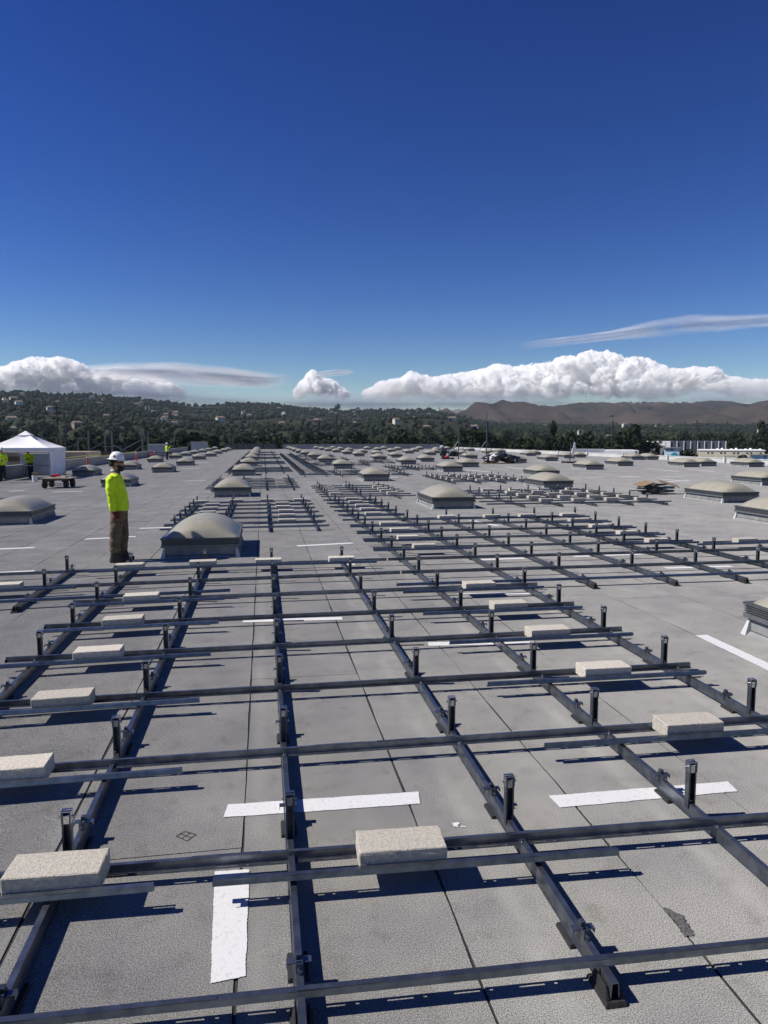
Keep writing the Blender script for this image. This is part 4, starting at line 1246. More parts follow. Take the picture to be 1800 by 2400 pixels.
# ------------------------------------------------------------------ vegetation
def blob_proto(seed, sub=2):
    bm = bmesh.new(); bmesh.ops.create_icosphere(bm, subdivisions=sub, radius=1.0)
    for v in bm.verts:
        n = noise.fractal(v.co * 1.8 + Vector((seed * 7.3, 1, 2)), 1.0, 2.0, 3)
        v.co *= 1 + .42 * n
        if v.co.z < -.35: v.co.z = -.35 - (v.co.z + .35) * .2
    V = np.array([v.co[:] for v in bm.verts]); F = np.array([[q.index for q in f.verts] for f in bm.faces])
    bm.free()
    return V, F
def leaf_proto(seed, nclump=26, nleaf=26, shape='round'):
    r = np.random.default_rng(seed)
    V, F = [], []
    for c in range(nclump):
        while True:
            p = r.uniform(-1, 1, 3)
            if np.linalg.norm(p) < 1 and p[2] > -.75: break
        p = p / max(np.linalg.norm(p), .3) * r.uniform(.55, .92)
        if shape == 'tall': p = p * np.array([.45, .45, 1.25])
        cr = r.uniform(.16, .34) * (0.7 if shape == 'tall' else 1)
        for l in range(nleaf):
            d = r.normal(size=3); d /= np.linalg.norm(d)
            q = p + d * cr * r.uniform(.5, 1)
            n = d + r.normal(size=3) * .6; n /= np.linalg.norm(n)
            t = np.cross(n, [0.3, 0.2, 1]); t /= np.linalg.norm(t) + 1e-6
            b = np.cross(n, t)
            s = r.uniform(.05, .11)
            o = len(V)
            V += [q - t * s - b * s * .7, q + t * s - b * s * .6, q + t * s * .8 + b * s, q - t * s * .9 + b * s * .8]
            F.append([o, o + 1, o + 2, o + 3])
    return np.array(V), np.array(F)
def scatter(name, protos, items, m, label=None, cat=None, smooth=False, kind='stuff'):
    Vs, Fs, off = [], [], 0
    for (x, y, z, sx, sz, rot, k) in items:
        V, F = protos[k % len(protos)]
        c, s = math.cos(rot), math.sin(rot)
        W_ = np.empty_like(V)
        W_[:, 0] = x + sx * (V[:, 0] * c - V[:, 1] * s)
        W_[:, 1] = y + sx * (V[:, 0] * s + V[:, 1] * c)
        W_[:, 2] = z + sz * V[:, 2]
        Vs.append(W_); Fs.append(F + off); off += len(V)
    return tag(link(name, big_mesh(name, np.concatenate(Vs), np.concatenate(Fs), m, smooth)), label, cat, None, kind)

blobs = [blob_proto(i, 2) for i in range(5)]
blobs1 = [blob_proto(10 + i, 1) for i in range(6)]
leafs = [leaf_proto(i) for i in range(4)] + [leaf_proto(20, 22, 26, 'tall')]
# woods on the hillside
items = []
r_ = random.Random(11)
def fwd_noise(x, y): return noise.noise(Vector((x / 130, y / 130, 1.5)))
tries = 0
while len(items) < 15000 and tries < 90000:
    tries += 1
    az = r_.uniform(-24, 44)
    Rr = wood_R(az)
    r = 430 + (Rr - 430) * r_.random() ** .8
    
    x, y = r * math.sin(R(az)), r * math.cos(R(az))
    if fwd_noise(x, y) < -.25 and r_.random() < .8: continue
    s = r_.uniform(1.8, 4.6)
    sz = s * r_.uniform(.7, 1.2)
    if r_.random() < .06: s, sz = s * .45, sz * 2.0
    items.append((x, y, wood_z(az, r) + sz * .42, s, sz, r_.uniform(0, 6.3), r_.randrange(6)))
# ridge line trees
for i in range(230):
    az = r_.uniform(-21, 14.5)
    if r_.random() < .3 and -17 < az < -11: continue
    s = r_.uniform(2.2, 5.5) if r_.random() < .85 else r_.uniform(6, 8)
    r = wood_R(az) - r_.uniform(0, 60)
    items.append((r * math.sin(R(az)), r * math.cos(R(az)), wood_z(az, r) + s * .5, s, s * r_.uniform(.7, 1.1), r_.uniform(0, 6.3), r_.randrange(6)))
scatter('hillside_woods', blobs1, items, M['woodsleaf'], 'dense dark woods covering the hillside', 'woods')
# scrub on the dry hills
items = []
for i in range(520):
    az = r_.uniform(11, 42)
    Rr = brown_R(az); r = 1900 + (Rr - 1900) * r_.random()
    x, y = r * math.sin(R(az)), r * math.cos(R(az))
    if noise.noise(Vector((x / 240, y / 240, 4.4))) < .1: continue
    s = r_.uniform(3, 8)
    items.append((x, y, brown_z(az, r) + s * .2, s * 1.2, s * .8, r_.uniform(0, 6.3), r_.randrange(6)))
for i in range(70):
    az = r_.uniform(23.6, 32); r = brown_R(az) - r_.uniform(0, 30); s = r_.uniform(3, 6)
    items.append((r * math.sin(R(az)), r * math.cos(R(az)), brown_z(az, r) + s * .4, s, s * .9, 0, r_.randrange(6)))
scatter('hill_scrub', blobs1, items, M['woodsleaf'], 'scattered dark scrub on the dry hills', 'scrub')
# belt of trees in the valley right behind the roof
items = []
for i in range(900):
    az = r_.uniform(-24, 44)
    r = 215 + 520 * r_.random() ** 1.4
    if az > 28 and r < 330: continue
    s = r_.uniform(3.4, 6.8)
    sz = s * r_.uniform(.8, 1.3)
    tall = r_.random() < .12
    hgt = r_.uniform(.0, 2.6)
    z = max(wood_z(az, r, False), GZ) + sz * .62 + hgt
    items.append((r * math.sin(R(az)), r * math.cos(R(az)), z, s * (.6 if tall else 1), sz * (1.0 if tall else 1), r_.uniform(0, 6.3), 4 if tall else r_.randrange(4)))
scatter('valley_tree_belt', leafs, items, M['leaf'], 'thick belt of dark trees in the valley behind the roof', 'trees')
items = []
for i in range(900):
    az = r_.uniform(-24, 44); r = 420 + 500 * r_.random(); s = r_.uniform(3.5, 7)
    items.append((r * math.sin(R(az)), r * math.cos(R(az)), max(wood_z(az, r, False), GZ) + s * .4, s, s * r_.uniform(.7, 1.2), r_.uniform(0, 6.3), r_.randrange(5)))
scatter('valley_undergrowth', blobs, items, M['leaf2'], 'rounded dark trees filling the valley behind the nearer belt', 'trees')

# trees one can tell apart
LEAFM = []
for k, (V, F) in enumerate(leafs):
    LEAFM.append(big_mesh('crown', V, F, M['leaf'] if k != 1 else M['leaf2']))
def tree(az, r, h, wdt, label, kind=0, zbase=None):
    x, y = r * math.sin(R(az)), r * math.cos(R(az))
    zb = max(wood_z(az, r), GZ) if zbase is None else zbase
    o = thing('tree' if kind != 'palm' else 'palm_tree', (x, y, zb), label, 'tree', 'single trees behind the roof')
    if kind == 'palm':
        a = MB(); a.path([(0, 0, 0), (.2, 0, h * .5), (.1, .1, h)], [.35, .27, .22], 8); a.build('trunk', M['bark'], o)
        a = MB()
        for i in range(26):
            t = i * 2.4; el = R(70 - (i / 26) * 110); L = wdt
            pts = []
            for j in range(5):
                s = j / 4
                d = L * s
                pts.append(Vector((math.cos(t) * d * math.cos(el), math.sin(t) * d * math.cos(el), h + d * math.sin(el) - .35 * L * s * s)))
            side = Vector((-math.sin(t), math.cos(t), 0))
            for j in range(4):
                w0, w1 = .42 * math.sin(math.pi * (j / 4 * .85 + .1)), .42 * math.sin(math.pi * ((j + 1) / 4 * .85 + .1))
                a.add([pts[j] - side * w0, pts[j] + side * w0, pts[j + 1] + side * w1, pts[j + 1] - side * w1], [(0, 1, 2, 3)])
        a.build('crown', M['palmleaf'], o)
        return o
    a = MB(); a.path([(0, 0, 0), (.1, 0, h * .3), (-.1, .1, h * .6), (0, 0, h * .85)], [h * .035, h * .028, h * .018, h * .006], 8)
    for q in range(5):
        t = q * 1.3; a.path([(0, 0, h * (.3 + .07 * q)), (math.cos(t) * wdt * .3, math.sin(t) * wdt * .3, h * (.5 + .07 * q)), (math.cos(t) * wdt * .55, math.sin(t) * wdt * .55, h * (.6 + .06 * q))], [h * .014, h * .009, h * .003], 6)
    a.build('trunk', M['bark'], o)
    tall = kind == 4
    cr = link('crown', LEAFM[kind], o, (0, 0, h * (.56 if not tall else .5)))
    cr.scale = (wdt, wdt, h * (.46 if not tall else .38))
    return o
tree(-8.9, 235, 13, 8.5, 'big rounded tree behind the left parapet near the distant worker', 0)
tree(-13.0, 250, 12, 8, 'dark broad tree behind the scaffolding on the left', 1)
tree(-8.0, 330, 17, 3.2, 'slim dark cypress left of the distant worker', 4)
tree(-10.2, 300, 14, 4, 'narrow dark tree behind the scaffolding', 4)
tree(11.9, 420, 22, 3.6, 'tall palm rising above the tree belt in the middle', 'palm')
tree(12.6, 380, 15, 3.2, 'shorter palm right of the tall palm', 'palm')
tree(21.0, 330, 13, 3.0, 'palm left of the dish antenna', 'palm')
tree(5.7, 1950, 26, 13, 'large lone tree standing on the skyline left of centre', 0)
tree(7.3, 1960, 17, 9, 'smaller skyline tree right of the large lone tree', 1)
tree(-17.0, 2020, 20, 14, 'broad tree clump on the left end of the ridge', 2)
tree(-12.8, 2000, 14, 8, 'single round tree on the ridge near the pylons', 3)
tree(-6.7, 2080, 18, 11, 'domed tree on the ridge left of centre', 0)
tree(24.0, 260, 13, 7, 'dark tree left of the white building', 2)
tree(27.4, 255, 10, 6, 'bushy dark tree behind the white building', 0)
tree(29.3, 250, 10.5, 6, 'dark tree left of the billboard', 1)
tree(31.8, 240, 8.3, 4.5, 'low dark tree right of the billboard', 3)
tree(35.4, 175, 8.0, 4.2, 'low dark tree before the cream building', 0)
tree(34.3, 172, 7.4, 1.6, 'small dark conifer before the cream building', 4)
tree(36.9, 420, 20, 6, 'tall dark tree behind the cream building at the right edge', 2)

# ------------------------------------------------------------------ houses on the hills
HB = []
for k, (w, d, h) in enumerate(((9, 7, 4.5), (13, 8, 4), (11, 8, 6.5))):
    a = MB(); a.box(-w / 2, w / 2, -d / 2, d / 2, -3, h)
    wl = [a.mesh('wall', M[q]) for q in ('whitewall', 'cream', 'tan_wall')]
    b = MB(); e = .6
    b.add([(-w / 2 - e, -d / 2 - e, h), (w / 2 + e, -d / 2 - e, h), (w / 2 + e, d / 2 + e, h), (-w / 2 - e, d / 2 + e, h), (-w / 2 + 1.5, 0, h + 2.2), (w / 2 - 1.5, 0, h + 2.2)],
          [(0, 1, 5, 4), (2, 3, 4, 5), (1, 2, 5), (3, 0, 4), (0, 3, 2, 1)])
    c = MB()
    c.box(-w * .3, -w * .12, -d / 2 - .05, -d / 2 - .003, h * .35, h * .75); c.box(w * .1, w * .32, -d / 2 - .05, -d / 2 - .003, h * .3, h * .75)
    HB.append((wl, b.mesh('roof', M['rooftile']), c.mesh('window', M['window'])))
hs = []
rh = random.Random(5)
for i in range(44):
    hs.append((rh.uniform(-18, 13.5), rh.uniform(.22, .86), False))
for i in range(16):
    hs.append((rh.uniform(14, 37), rh.uniform(.1, .8), False))
for i in range(18):
    hs.append((23.8 + i * .42 + rh.uniform(-.1, .1), 0, True))
hs.sort(key=lambda q: (q[2], q[0]))
ci = {False: 0, True: 0}
for az, t, ridge in hs:
    if ridge:
        r = brown_R(az) - rh.uniform(2, 30); z = brown_z(az, r) - 1
        lab = 'small pale house on the brown ridge line, %s from the left' % nth(ci[True])
    else:
        r = 430 + (wood_R(az) - 430) * t; z = wood_z(az, r) + 3.0
        lab = 'small house among the trees on the wooded hill, %s from the left' % nth(ci[False])
    ci[ridge] += 1
    hk = rh.randrange(3)
    o = thing('house', (r * math.sin(R(az)), r * math.cos(R(az)), z), lab, 'house', 'houses on the hills', rz=-R(az) + rh.uniform(-.6, .6))
    wi = rh.choice((0, 0, 1, 2)) if not ridge else rh.choice((0, 0, 1))
    link('wall', HB[hk][0][wi], o); link('roof', HB[hk][1], o); link('window', HB[hk][2], o)
    s = rh.uniform(.8, 1.25) * (1.0 if ridge else .72); o.scale = (s, s, s)

# ------------------------------------------------------------------ pylons and utility poles
def lattice(az, r, h, w, z, label):
    o = thing('lattice_tower', (r * math.sin(R(az)), r * math.cos(R(az)), z), label, 'tower', 'pylons on the ridge')
    a = MB()
    for sx, sy in ((-1, -1), (1, -1), (1, 1), (-1, 1)):
        a.bar((sx * w, sy * w, 0), (sx * w * .2, sy * w * .2, h), .45, .45)
    a.build('legs_frame', M['steel_dark'], o)
    for k in range(3):
        zz = h * (.62 + .14 * k)
        b = MB(); b.bar((-w * 1.5, 0, zz), (w * 1.5, 0, zz), .5, .5); b.build('cross_arm', M['steel_dark'], o)
for i, (az, r, h) in enumerate(((-13.1, 2040, 13), (-12.25, 2040, 22), (-10.6, 2050, 14), (-8.95, 2060, 20), (-8.3, 2060, 13), (-7.9, 2060, 10), (13.75, 2000, 18), (14.6, 3000, 22))):
    lattice(az, r, h, 2.2, (wood_z(az, r) if i < 7 else brown_z(az, r)) - 1, 'thin lattice tower on the skyline, %s from the left' % nth(i))
def upole(az, r, ztop, arms, label, lean=0):
    o = thing('utility_pole', (r * math.sin(R(az)), r * math.cos(R(az)), GZ), label, 'pole', 'utility poles', rz=-R(az) + .3)
    a = MB(); a.tube((0, 0, 0), (0, 0, ztop - GZ), .26, .17, 10); a.build('shaft', M['poles'], o)
    for k in range(arms):
        b = MB(); zz = ztop - GZ - .7 - 1.3 * k; b.bar((-1.3, .12, zz), (1.3, .12, zz), .12, .14); b.build('cross_arm', M['poles'], o)
        for q in (-1.15, -.5, .5, 1.15):
            c = MB(); c.tube((q, .12, zz + .07), (q, .12, zz + .3), .05, n=6); c.build('insulator', M['tube'], o)
upole(-14.7, 215, 11.2, 1, 'dark utility pole behind the canopy tent')
upole(5.7, 225, 9.7, 0, 'dark utility pole behind the middle of the roof')
upole(17.47, 190, 6.5, 0, 'thin dark utility pole behind the guyed masts')
upole(26.8, 230, 7.6, 2, 'utility pole with crossarms behind the white building')
upole(32.6, 215, 7.0, 2, 'utility pole with crossarms before the blue-grey warehouse')
upole(35.95, 260, 4.5, 0, 'thin pole behind the cream building')

# ------------------------------------------------------------------ buildings beyond the right edge
def at(az, r, z=0.0): return (r * math.sin(R(az)), r * math.cos(R(az)), z)
wb = thing('white_building', at(26.25, 172, GZ), 'low white building beyond the right parapet with a shaded left half', 'building', rz=-R(26.25))
a = MB(); a.box(-6.6, 0.0, -2.5, 6, 0, 8.75); a.build('wall_block', M['greymetal'], wb)  # left half: its shade is put into the grey wall colour
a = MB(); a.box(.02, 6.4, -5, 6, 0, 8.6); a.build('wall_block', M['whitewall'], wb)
a = MB(); a.box(6.42, 7.2, -4.6, 6, 0, 8.55); a.build('wall_block', M['parapet_white'], wb)
a = MB(); a.box(-7.1, -6.62, -4.6, -2.0, 0, 8.85); a.build('fin_wall', M['whitewall'], wb)
for k in range(3):
    a = MB(); a.box(3.2 + k * 1.1, 4.2 + k * 1.1, -6.6, -5.6, 7.2, 8.0); a.build('rooftop_unit', M['parapet'], wb)
wh = thing('blue_grey_warehouse', at(32.0, 300, GZ), 'tall blue-grey warehouse with white vertical fins and a white left end', 'building', rz=-R(32.0) + .06)
a = MB(); a.box(-6.0, 13.5, 0, 26, 0, 10.3); a.build('wall_block', M['bluegrey'], wh)
for k in range(9):
    a = MB(); a.box(-6 + k * 2.42 - .12, -6 + k * 2.42 + .12, -.35, -.003, 0, 10.35); a.build('fin', M['whitewall'], wh)
for k in range(5):
    a = MB(); a.box(-14.2 + k * 1.64, -12.68 + k * 1.64, .3, 22, 0, 10.25); a.build('white_panel', M['whitewall'], wh)
a = MB(); a.box(-15.6, -14.25, -1, 10, 0, 8.9); a.build('side_block', M['whitewall'], wh)
a = MB(); a.box(-12.6, -8.2, -4, .25, 0, 8.6); a.build('lean_to', M['parapet'], wh)
cb = thing('cream_building', at(34.9, 205, GZ), 'long low cream building with small square vents and flat overhanging roof', 'building', rz=-R(34.9) + .05)
a = MB(); a.box(-7.4, 7.6, 0, 14, 0, 8.05); a.build('wall', M['cream'], cb)
a = MB(); a.box(-7.6, 7.8, -.12, 14.2, 8.055, 8.3); a.build('roof', M['whitewall'], cb)
for k in range(9):
    a = MB(); a.box(-5.5 + k * 1.5 + (k % 2) * -.6, -5.1 + k * 1.5 + (k % 2) * -.6, -.05, -.003, 7.35, 7.7); a.build('vent', M['window'], cb)
for k in range(4):
    a = MB(); a.box(-1.6 + k * 1.0, -1.0 + k * 1.0, -.05, -.003, 6.7, 6.82); a.build('lettering_bar', M['signink'], cb)
for k in range(11):
    a = MB(); a.frustum((-4.5 + k * 1.1, -3.9 + k * 1.1, 3, 4), (-4.4 + k * 1.1, -4.0 + k * 1.1, 3.2, 3.8), 8.305, 8.45 + .15 * (k % 3)); a.build('roof_vent', M['whitewall'], cb)
hb = thing('flat_house', at(38.0, 185, GZ), 'dark roofed building at the right edge beside the white sign', 'building', rz=-R(38))
a = MB(); a.box(-2.6, 6, 0, 9, 0, 7.3); a.build('wall', M['cream'], hb)
a = MB(); a.frustum((-3, 6.4, -.5, 9.5), (-1.5, 5, 1.5, 7.5), 7.305, 8.3); a.build('roof', M['rooftile'], hb)
def billboard(az, r, w, h, zc, label, car):
    o = thing('billboard', at(az, r, GZ), label, 'sign', rz=-R(az))
    a = MB(); a.box(-w / 2, w / 2, 0, .3, zc - h / 2 - GZ, zc + h / 2 - GZ); a.build('panel', M['whitewall'], o)
    a = MB(); a.box(-w / 2 - .35, w / 2 + .35, -.4, .5, zc + h / 2 - GZ + .003, zc + h / 2 - GZ + .16); a.build('top_rail', M['parapet'], o)
    for xx in (-w * .3, w * .3):
        a = MB(); a.tube((xx, .6, 0), (xx, .6, zc - GZ), .18, n=8); a.build('post', M['darkbox'], o)
    zb = zc - GZ
    a = MB(); a.box(-w * .46, w * .46, -.02, -.003, zb - h * .45, zb + h * .15 if car else zb + h * .4); a.build('printed_sky', M['signpale'], o)
    def bars(spec, m):
        for (x0, x1, z0, z1) in spec:
            b = MB(); b.box(w * x0, w * x1, -.045, -.025, zb + h * z0, zb + h * z1); b.build('print_line', M[m], o)
    if car:
        bars([(-.40, -.17, .30, .40), (-.12, .12, .24, .42), (-.36, .02, .17, .20)], 'signink')
        b = MB()
        pts = [(-.06, -.42), (-.08, -.28), (-.02, -.18), (.06, -.06), (.14, .0), (.30, .0), (.38, -.12), (.43, -.2), (.44, -.42)]
        b.add([(w * px, -.05, zb + h * pz_) for px, pz_ in pts] + [(w * px, -.03, zb + h * pz_) for px, pz_ in pts],
              [tuple(range(9)), tuple(range(17, 8, -1))] + [(i, (i + 1) % 9, 9 + (i + 1) % 9, 9 + i) for i in range(9)])
        b.build('printed_car', M['signblue'], o)
        bars([(.10, .31, -.14, -.05)], 'signpale')
    else:
        bars([(-.38, .12, .12, .2), (-.38, .02, -.1, -.04), (-.38, -.05, -.22, -.17)], 'signblue')
        bars([(.22, .3, .25, .4), (.33, .42, .25, .4), (.24, .4, .05, .15), (.26, .3, -.25, .0), (.33, .37, -.25, .0)], 'signink')
    return o
billboard(30.98, 185, 3.3, 2.1, -1.1, 'white billboard with a printed teal car beyond the right parapet', True)
billboard(36.7, 150, 3.0, 1.3, -1.5, 'small white sign with pale blue print at the right edge', False)

# scaffolding beyond the left edge
sc = thing('scaffold', (-24.5, 108, GZ), 'grey steel scaffold frames with diagonal braces beyond the left parapet', 'scaffold', rz=R(6))
H = 12.2
xsS = [-7, -5.8, -3.4, -1.2, .2, 2.4, 3.3, 7.4, 8.2]
for i, xx in enumerate(xsS):
    a = MB(); a.box(xx - .11, xx + .11, -.11, .11, 0, H - (1.4 if i in (0, 3) else 0)); a.build('upright', M['curb_lip'], sc)
for (p, q) in (((-5.8, 8.6), (-1.2, 10.4)), ((-1.2, 8.6), (2.4, 10.7)), ((-5.8, 9.6), (-3.4, 8.6)), ((3.3, 8.8), (8.2, 11.4)), ((3.3, 10.3), (6.4, 8.6)), ((5.5, 8.5), (7.4, 10.2))):
    a = MB(); a.bar((p[0], -.2, p[1]), (q[0], -.2, q[1]), .12, .14); a.build('brace', M['curb_lip'], sc)
for (x0, x1, z) in ((-7, .2, 11.2), (-5.8, -1.2, 9.3), (2.0, 4.6, 10.0), (-7, 8.2, 8.3)):
    a = MB(); a.bar((x0, -.32, z), (x1, -.32, z), .12, .12); a.build('ledger', M['curb_lip'], sc)
a = MB(); a.box(-8, 9, .4, .6, 7.2, 8.5); a.build('plank_screen', M['wood'], sc)
a = MB(); a.box(-.5, 6, -.7, -.45, 8.2, 9.2); a.build('brown_panel', M['rust'], sc)
nb = thing('neighbour_building', (-26, 92, GZ), 'brown block wall with a red band seen behind the canopy tent', 'building')
a = MB(); a.box(-9, 5, 0, 8, 0, 9.5); a.build('wall', M['tan_wall'], nb)
a = MB(); a.box(-9, 5, -.06, -.003, 8.4, 9.0); a.build('red_band', M['rust'], nb)

# ------------------------------------------------------------------ clouds
def cloud_material(name, dens):
    m = bpy.data.materials.new(name); m.use_nodes = True
    nt = m.node_tree
    for n in list(nt.nodes): nt.nodes.remove(n)
    out = nt.nodes.new('ShaderNodeOutputMaterial')
    vs_ = nt.nodes.new('ShaderNodeVolumeScatter')
    vs_.inputs['Color'].default_value = (.999, .999, .999, 1)
    vs_.inputs['Anisotropy'].default_value = 0.0
    geo = nt.nodes.new('ShaderNodeNewGeometry')
    nz = nt.nodes.new('ShaderNodeTexNoise')
    nz.inputs['Scale'].default_value = .011; nz.inputs['Detail'].default_value = 4; nz.inputs['Roughness'].default_value = .62
    nt.links.new(geo.outputs['Position'], nz.inputs['Vector'])
    mr = nt.nodes.new('ShaderNodeMapRange'); mr.inputs[1].default_value = .40; mr.inputs[2].default_value = .56
    mr.inputs[3].default_value = 0.0; mr.inputs[4].default_value = dens
    nt.links.new(nz.outputs['Fac'], mr.inputs[0])
    sp = nt.nodes.new('ShaderNodeSeparateXYZ'); nt.links.new(geo.outputs['Position'], sp.inputs[0])
    nb = nt.nodes.new('ShaderNodeTexNoise'); nb.inputs['Scale'].default_value = .0022; nb.inputs['Detail'].default_value = 3
    nt.links.new(geo.outputs['Position'], nb.inputs['Vector'])
    ma = nt.nodes.new('ShaderNodeMath'); ma.operation = 'MULTIPLY_ADD'; ma.inputs[1].default_value = 420.0
    nt.links.new(nb.outputs['Fac'], ma.inputs[0]); nt.links.new(sp.outputs[2], ma.inputs[2])
    mz = nt.nodes.new('ShaderNodeMapRange'); mz.interpolation_type = 'SMOOTHSTEP'
    mz.inputs[1].default_value = 790.0; mz.inputs[2].default_value = 1060.0; mz.inputs[3].default_value = .012; mz.inputs[4].default_value = 1.0
    nt.links.new(ma.outputs[0], mz.inputs[0])
    mm = nt.nodes.new('ShaderNodeMath'); mm.operation = 'MULTIPLY'
    nt.links.new(mr.outputs[0], mm.inputs[0]); nt.links.new(mz.outputs[0], mm.inputs[1])
    nt.links.new(mm.outputs[0], vs_.inputs['Density'])
    nt.links.new(vs_.outputs[0], out.inputs['Volume'])
    return m
CD = 11000.0
def cumulus(prof, base_el, label, seed, dens=1.0, m=None, rad=(38, 190)):
    rr = random.Random(seed)
    az = np.array([p[0] for p in prof]); el = np.array([p[1] for p in prof])
    Vs, Fs, off = [], [], 0
    protos = []
    for sub in (3,):
        bm = bmesh.new(); bmesh.ops.create_icosphere(bm, subdivisions=sub, radius=1.0)
        P = [v.co.copy() for v in bm.verts]; FF = np.array([[q.index for q in f.verts] for f in bm.faces]); bm.free()
    width = az[-1] - az[0]
    n = int(width * 34 * dens)
    for i in range(n):
        a_ = rr.uniform(az[0], az[-1])
        top = float(np.interp(a_, az, el)) - .22
        f = 1 - rr.random() ** 1.7
        e = base_el + (top - base_el) * f
        R0 = rad[0] + (rad[1] - rad[0]) * rr.random() ** 2.2 * (1.25 - .5 * f)
        d = CD + rr.uniform(-300, 300) + (1 - f) * -250
        zt = d * math.tan(R(top)); zc = min(d * math.tan(R(e)), zt - R0 * .85)
        c = Vector((d * math.sin(R(a_)), d * math.cos(R(a_)), zc))
        V = np.empty((len(P), 3))
        for k, p in enumerate(P):
            w = c + p * R0
            q = 1 + .30 * noise.noise(w / (R0 * .8))
            V[k] = (c.x + p.x * R0 * q, c.y + p.y * R0 * q, c.z + p.z * R0 * q * .9)
        Vs.append(V); Fs.append(FF + off); off += len(P)
    tmp = link('cloud_source', big_mesh('cloud_source', np.concatenate(Vs), np.concatenate(Fs), m, True))
    md = tmp.modifiers.new('r', 'REMESH'); md.mode = 'VOXEL'; md.voxel_size = 10.0
    me = bpy.data.meshes.new_from_object(tmp.evaluated_get(bpy.context.evaluated_depsgraph_get()))
    bpy.data.objects.remove(tmp)
    co = np.empty(len(me.vertices) * 3, dtype=np.float32); me.vertices.foreach_get('co', co)
    no = np.empty(len(me.vertices) * 3, dtype=np.float32); me.vertices.foreach_get('normal', no)
    co = co.reshape(-1, 3); no = no.reshape(-1, 3)
    dsp = np.empty((len(co), 1), dtype=np.float32)
    for k in range(len(co)):
        w = Vector(co[k].tolist())
        dsp[k] = 60 * (.32 - abs(noise.noise(w / 120))) + 58 * (.3 - abs(noise.noise(w / 58))) + 30 * (.3 - abs(noise.noise(w / 27)))
    me.vertices.foreach_set('co', (co + no * dsp).ravel()); me.update()
    return tag(link('cloud', me), label, 'cloud', kind='structure')
zb = CD * math.tan(R(3.2))
CM = cloud_material('cumulus', 0.075)
cumulus([(8.3, 3.9), (8.7, 4.2), (9.4, 4.55), (10.9, 4.8), (11.46, 5.25), (12.76, 4.9), (14.81, 5.07), (16.8, 5.34), (18.0, 5.84), (19.26, 5.66), (21.18, 5.7), (22.6, 6.06), (24.15, 6.46), (25.16, 6.62), (26.6, 6.44), (27.36, 6.08), (28.76, 6.0), (29.86, 5.56), (30.34, 5.06), (31.43, 5.12), (32.45, 5.2), (33.35, 5.0), (34.47, 4.46), (36.04, 4.2), (37.0, 4.12), (39, 4.0), (43, 3.8)], 2.9, 'big white cumulus bank over the right-hand hills', 1, 1.0, CM)
cumulus([(2.7, 4.0), (3.28, 4.7), (3.84, 5.42), (4.43, 4.8), (5.26, 4.7), (5.9, 4.2), (6.4, 3.8)], 3.0, 'small towering cumulus left of the middle', 2, 1.4, CM, (32, 110))
cumulus([(-25, 4.2), (-21, 4.5), (-19.7, 4.62), (-18.14, 4.92), (-16.69, 5.56), (-15.79, 5.78), (-14.2, 5.85), (-13.2, 5.57), (-12.63, 5.0), (-10.94, 5.26), (-9.85, 5.33), (-8.88, 5.0), (-7.6, 4.5), (-6.2, 4.0)], 2.9, 'white cumulus bank above the left ridge', 3, .95, CM)
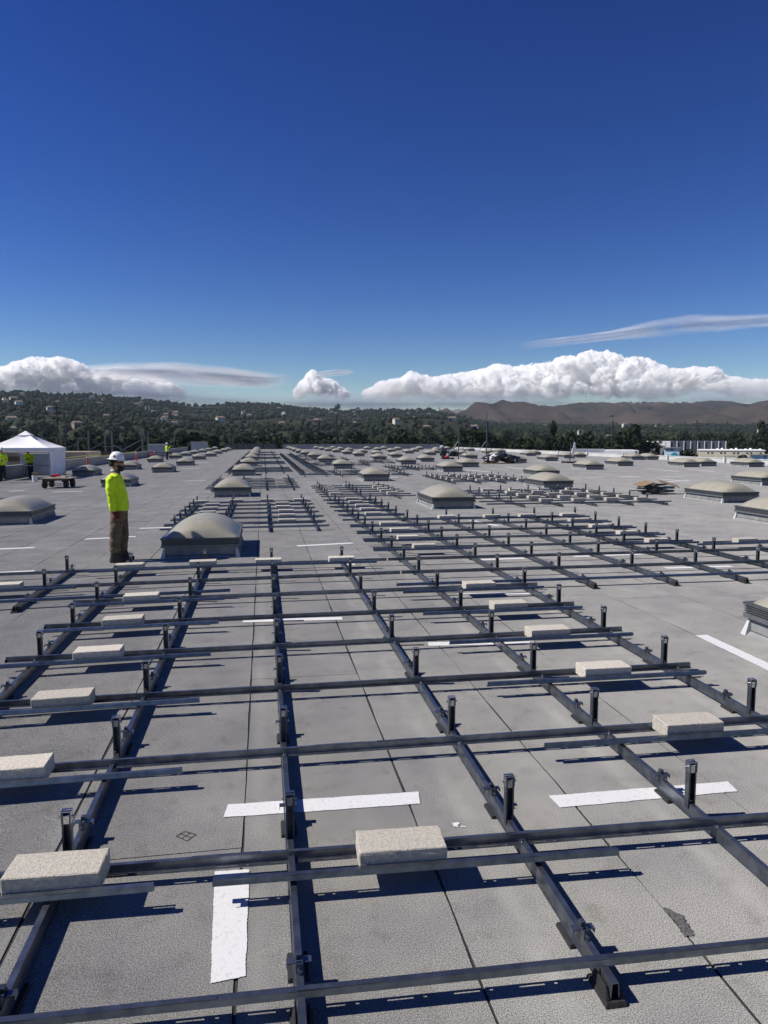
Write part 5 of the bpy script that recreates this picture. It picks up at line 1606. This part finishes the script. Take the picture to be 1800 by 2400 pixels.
def veil(path, thick, label, seed, amax, nscale=.0011, d=12500.0, tint=(.9, .9, .92), nlo=.28, nhi=.72):
    n = 40; mrow = 10
    V, F = [], []
    az = np.array([p[0] for p in path]); e = np.array([p[1] for p in path]); th = np.array([p[2] for p in path])
    for side in (0, 1):
        for i in range(n + 1):
            a_ = az[0] + (az[-1] - az[0]) * i / n
            e0 = float(np.interp(a_, az, e)); t0 = float(np.interp(a_, az, th))
            for j in range(mrow + 1):
                s = -1 + 2 * j / mrow
                dd_ = d + (1 if side else -1) * 260 * (1 - s * s)
                V.append((dd_ * math.sin(R(a_)), dd_ * math.cos(R(a_)), d * math.tan(R(e0 + s * t0))))
    per = (n + 1) * (mrow + 1)
    for side in (0, 1):
        for i in range(n):
            for j in range(mrow):
                b = side * per + i * (mrow + 1) + j
                F.append((b, b + 1, b + mrow + 2, b + mrow + 1))
    m = bpy.data.materials.new('thin_cloud'); m.use_nodes = True
    nt = m.node_tree
    for q in list(nt.nodes): nt.nodes.remove(q)
    out = nt.nodes.new('ShaderNodeOutputMaterial')
    dif = nt.nodes.new('ShaderNodeBsdfDiffuse'); dif.inputs[0].default_value = (*tint, 1)
    trl = nt.nodes.new('ShaderNodeBsdfTranslucent'); trl.inputs[0].default_value = (*tint, 1)
    m0 = nt.nodes.new('ShaderNodeMixShader'); nt.links.new(dif.outputs[0], m0.inputs[1]); nt.links.new(trl.outputs[0], m0.inputs[2])
    tr = nt.nodes.new('ShaderNodeBsdfTransparent')
    at_ = nt.nodes.new('ShaderNodeAttribute'); at_.attribute_name = 'edge'
    geo = nt.nodes.new('ShaderNodeNewGeometry')
    mp = nt.nodes.new('ShaderNodeMapping'); mp.inputs['Scale'].default_value = (1, 1, 3.5); nt.links.new(geo.outputs['Position'], mp.inputs[0])
    nz = nt.nodes.new('ShaderNodeTexNoise'); nz.inputs['Scale'].default_value = nscale; nz.inputs['Detail'].default_value = 7; nt.links.new(mp.outputs[0], nz.inputs['Vector'])
    mr = nt.nodes.new('ShaderNodeMapRange'); mr.inputs[1].default_value = nlo; mr.inputs[2].default_value = nhi; nt.links.new(nz.outputs['Fac'], mr.inputs[0])
    mu = nt.nodes.new('ShaderNodeMath'); mu.operation = 'MULTIPLY'; nt.links.new(mr.outputs[0], mu.inputs[0]); nt.links.new(at_.outputs['Fac'], mu.inputs[1])
    m2 = nt.nodes.new('ShaderNodeMath'); m2.operation = 'MULTIPLY'; m2.inputs[1].default_value = amax; nt.links.new(mu.outputs[0], m2.inputs[0])
    mx = nt.nodes.new('ShaderNodeMixShader'); nt.links.new(m2.outputs[0], mx.inputs[0]); nt.links.new(tr.outputs[0], mx.inputs[1]); nt.links.new(m0.outputs[0], mx.inputs[2])
    nt.links.new(mx.outputs[0], out.inputs[0])
    me = big_mesh('thin_cloud', np.array(V), np.array(F), m, True)
    at2 = me.attributes.new('edge', 'FLOAT', 'POINT')
    vals = []
    for side in (0, 1):
        for i in range(n + 1):
            for j in range(mrow + 1):
                s = -1 + 2 * j / mrow
                fi = min(1, 6 * min(i / n, 1 - i / n))
                vals.append((1 - s * s) ** 1.2 * fi)
    at2.data.foreach_set('value', vals)
    return tag(link('thin_cloud', me), label, 'cloud', kind='structure')
veil([(19.5, 7.0, .28), (23, 7.3, .34), (26.5, 7.6, .36), (29, 7.9, .62), (32, 8.1, .75), (34.5, 8.05, .55), (39, 8.1, .4), (44, 8.1, .3)], 0, 'long thin cloud streak above the right cumulus', 4, .62)
veil([(-14, 4.7, .5), (-10, 4.9, .75), (-6, 4.85, .95), (-3, 4.7, .85), (0.3, 4.5, .65), (2.4, 4.6, .4)], 0, 'flat veil cloud stretching right from the left cumulus', 5, 1.0, .0014, 10600.0, (.9, .9, .92), .2, .6)
veil([(4.0, 4.9, .3), (5.5, 5.1, .3), (7.2, 5.2, .15)], 0, 'small wisp beside the small cumulus', 6, .6)
veil([(-26, 3.1, 1.0), (-10, 3.2, 1.1), (0, 2.7, 1.0), (20, 2.7, 1.0), (46, 2.7, 1.1)], 0, 'low cloud layer coloured grey-blue for shade under the cumulus banks', 7, .62, .0009, 9600.0, (.50, .54, .66), .3, .7)  # tint carries the shade and murk of the cloud bases as colour

# ------------------------------------------------------------------ valley haze
hz = MB(); hz.box(-4400, 4400, -4400, 4400, -14, 330)
hm = bpy.data.materials.new('haze'); hm.use_nodes = True
for q in list(hm.node_tree.nodes): hm.node_tree.nodes.remove(q)
ho = hm.node_tree.nodes.new('ShaderNodeOutputMaterial')
hv = hm.node_tree.nodes.new('ShaderNodeVolumePrincipled')
hv.inputs['Color'].default_value = (.68, .83, 1.0, 1)
hv.inputs['Density'].default_value = 0.00005
hm.node_tree.links.new(hv.outputs[0], ho.inputs['Volume'])
tag(hz.build('haze', hm), kind='stuff')
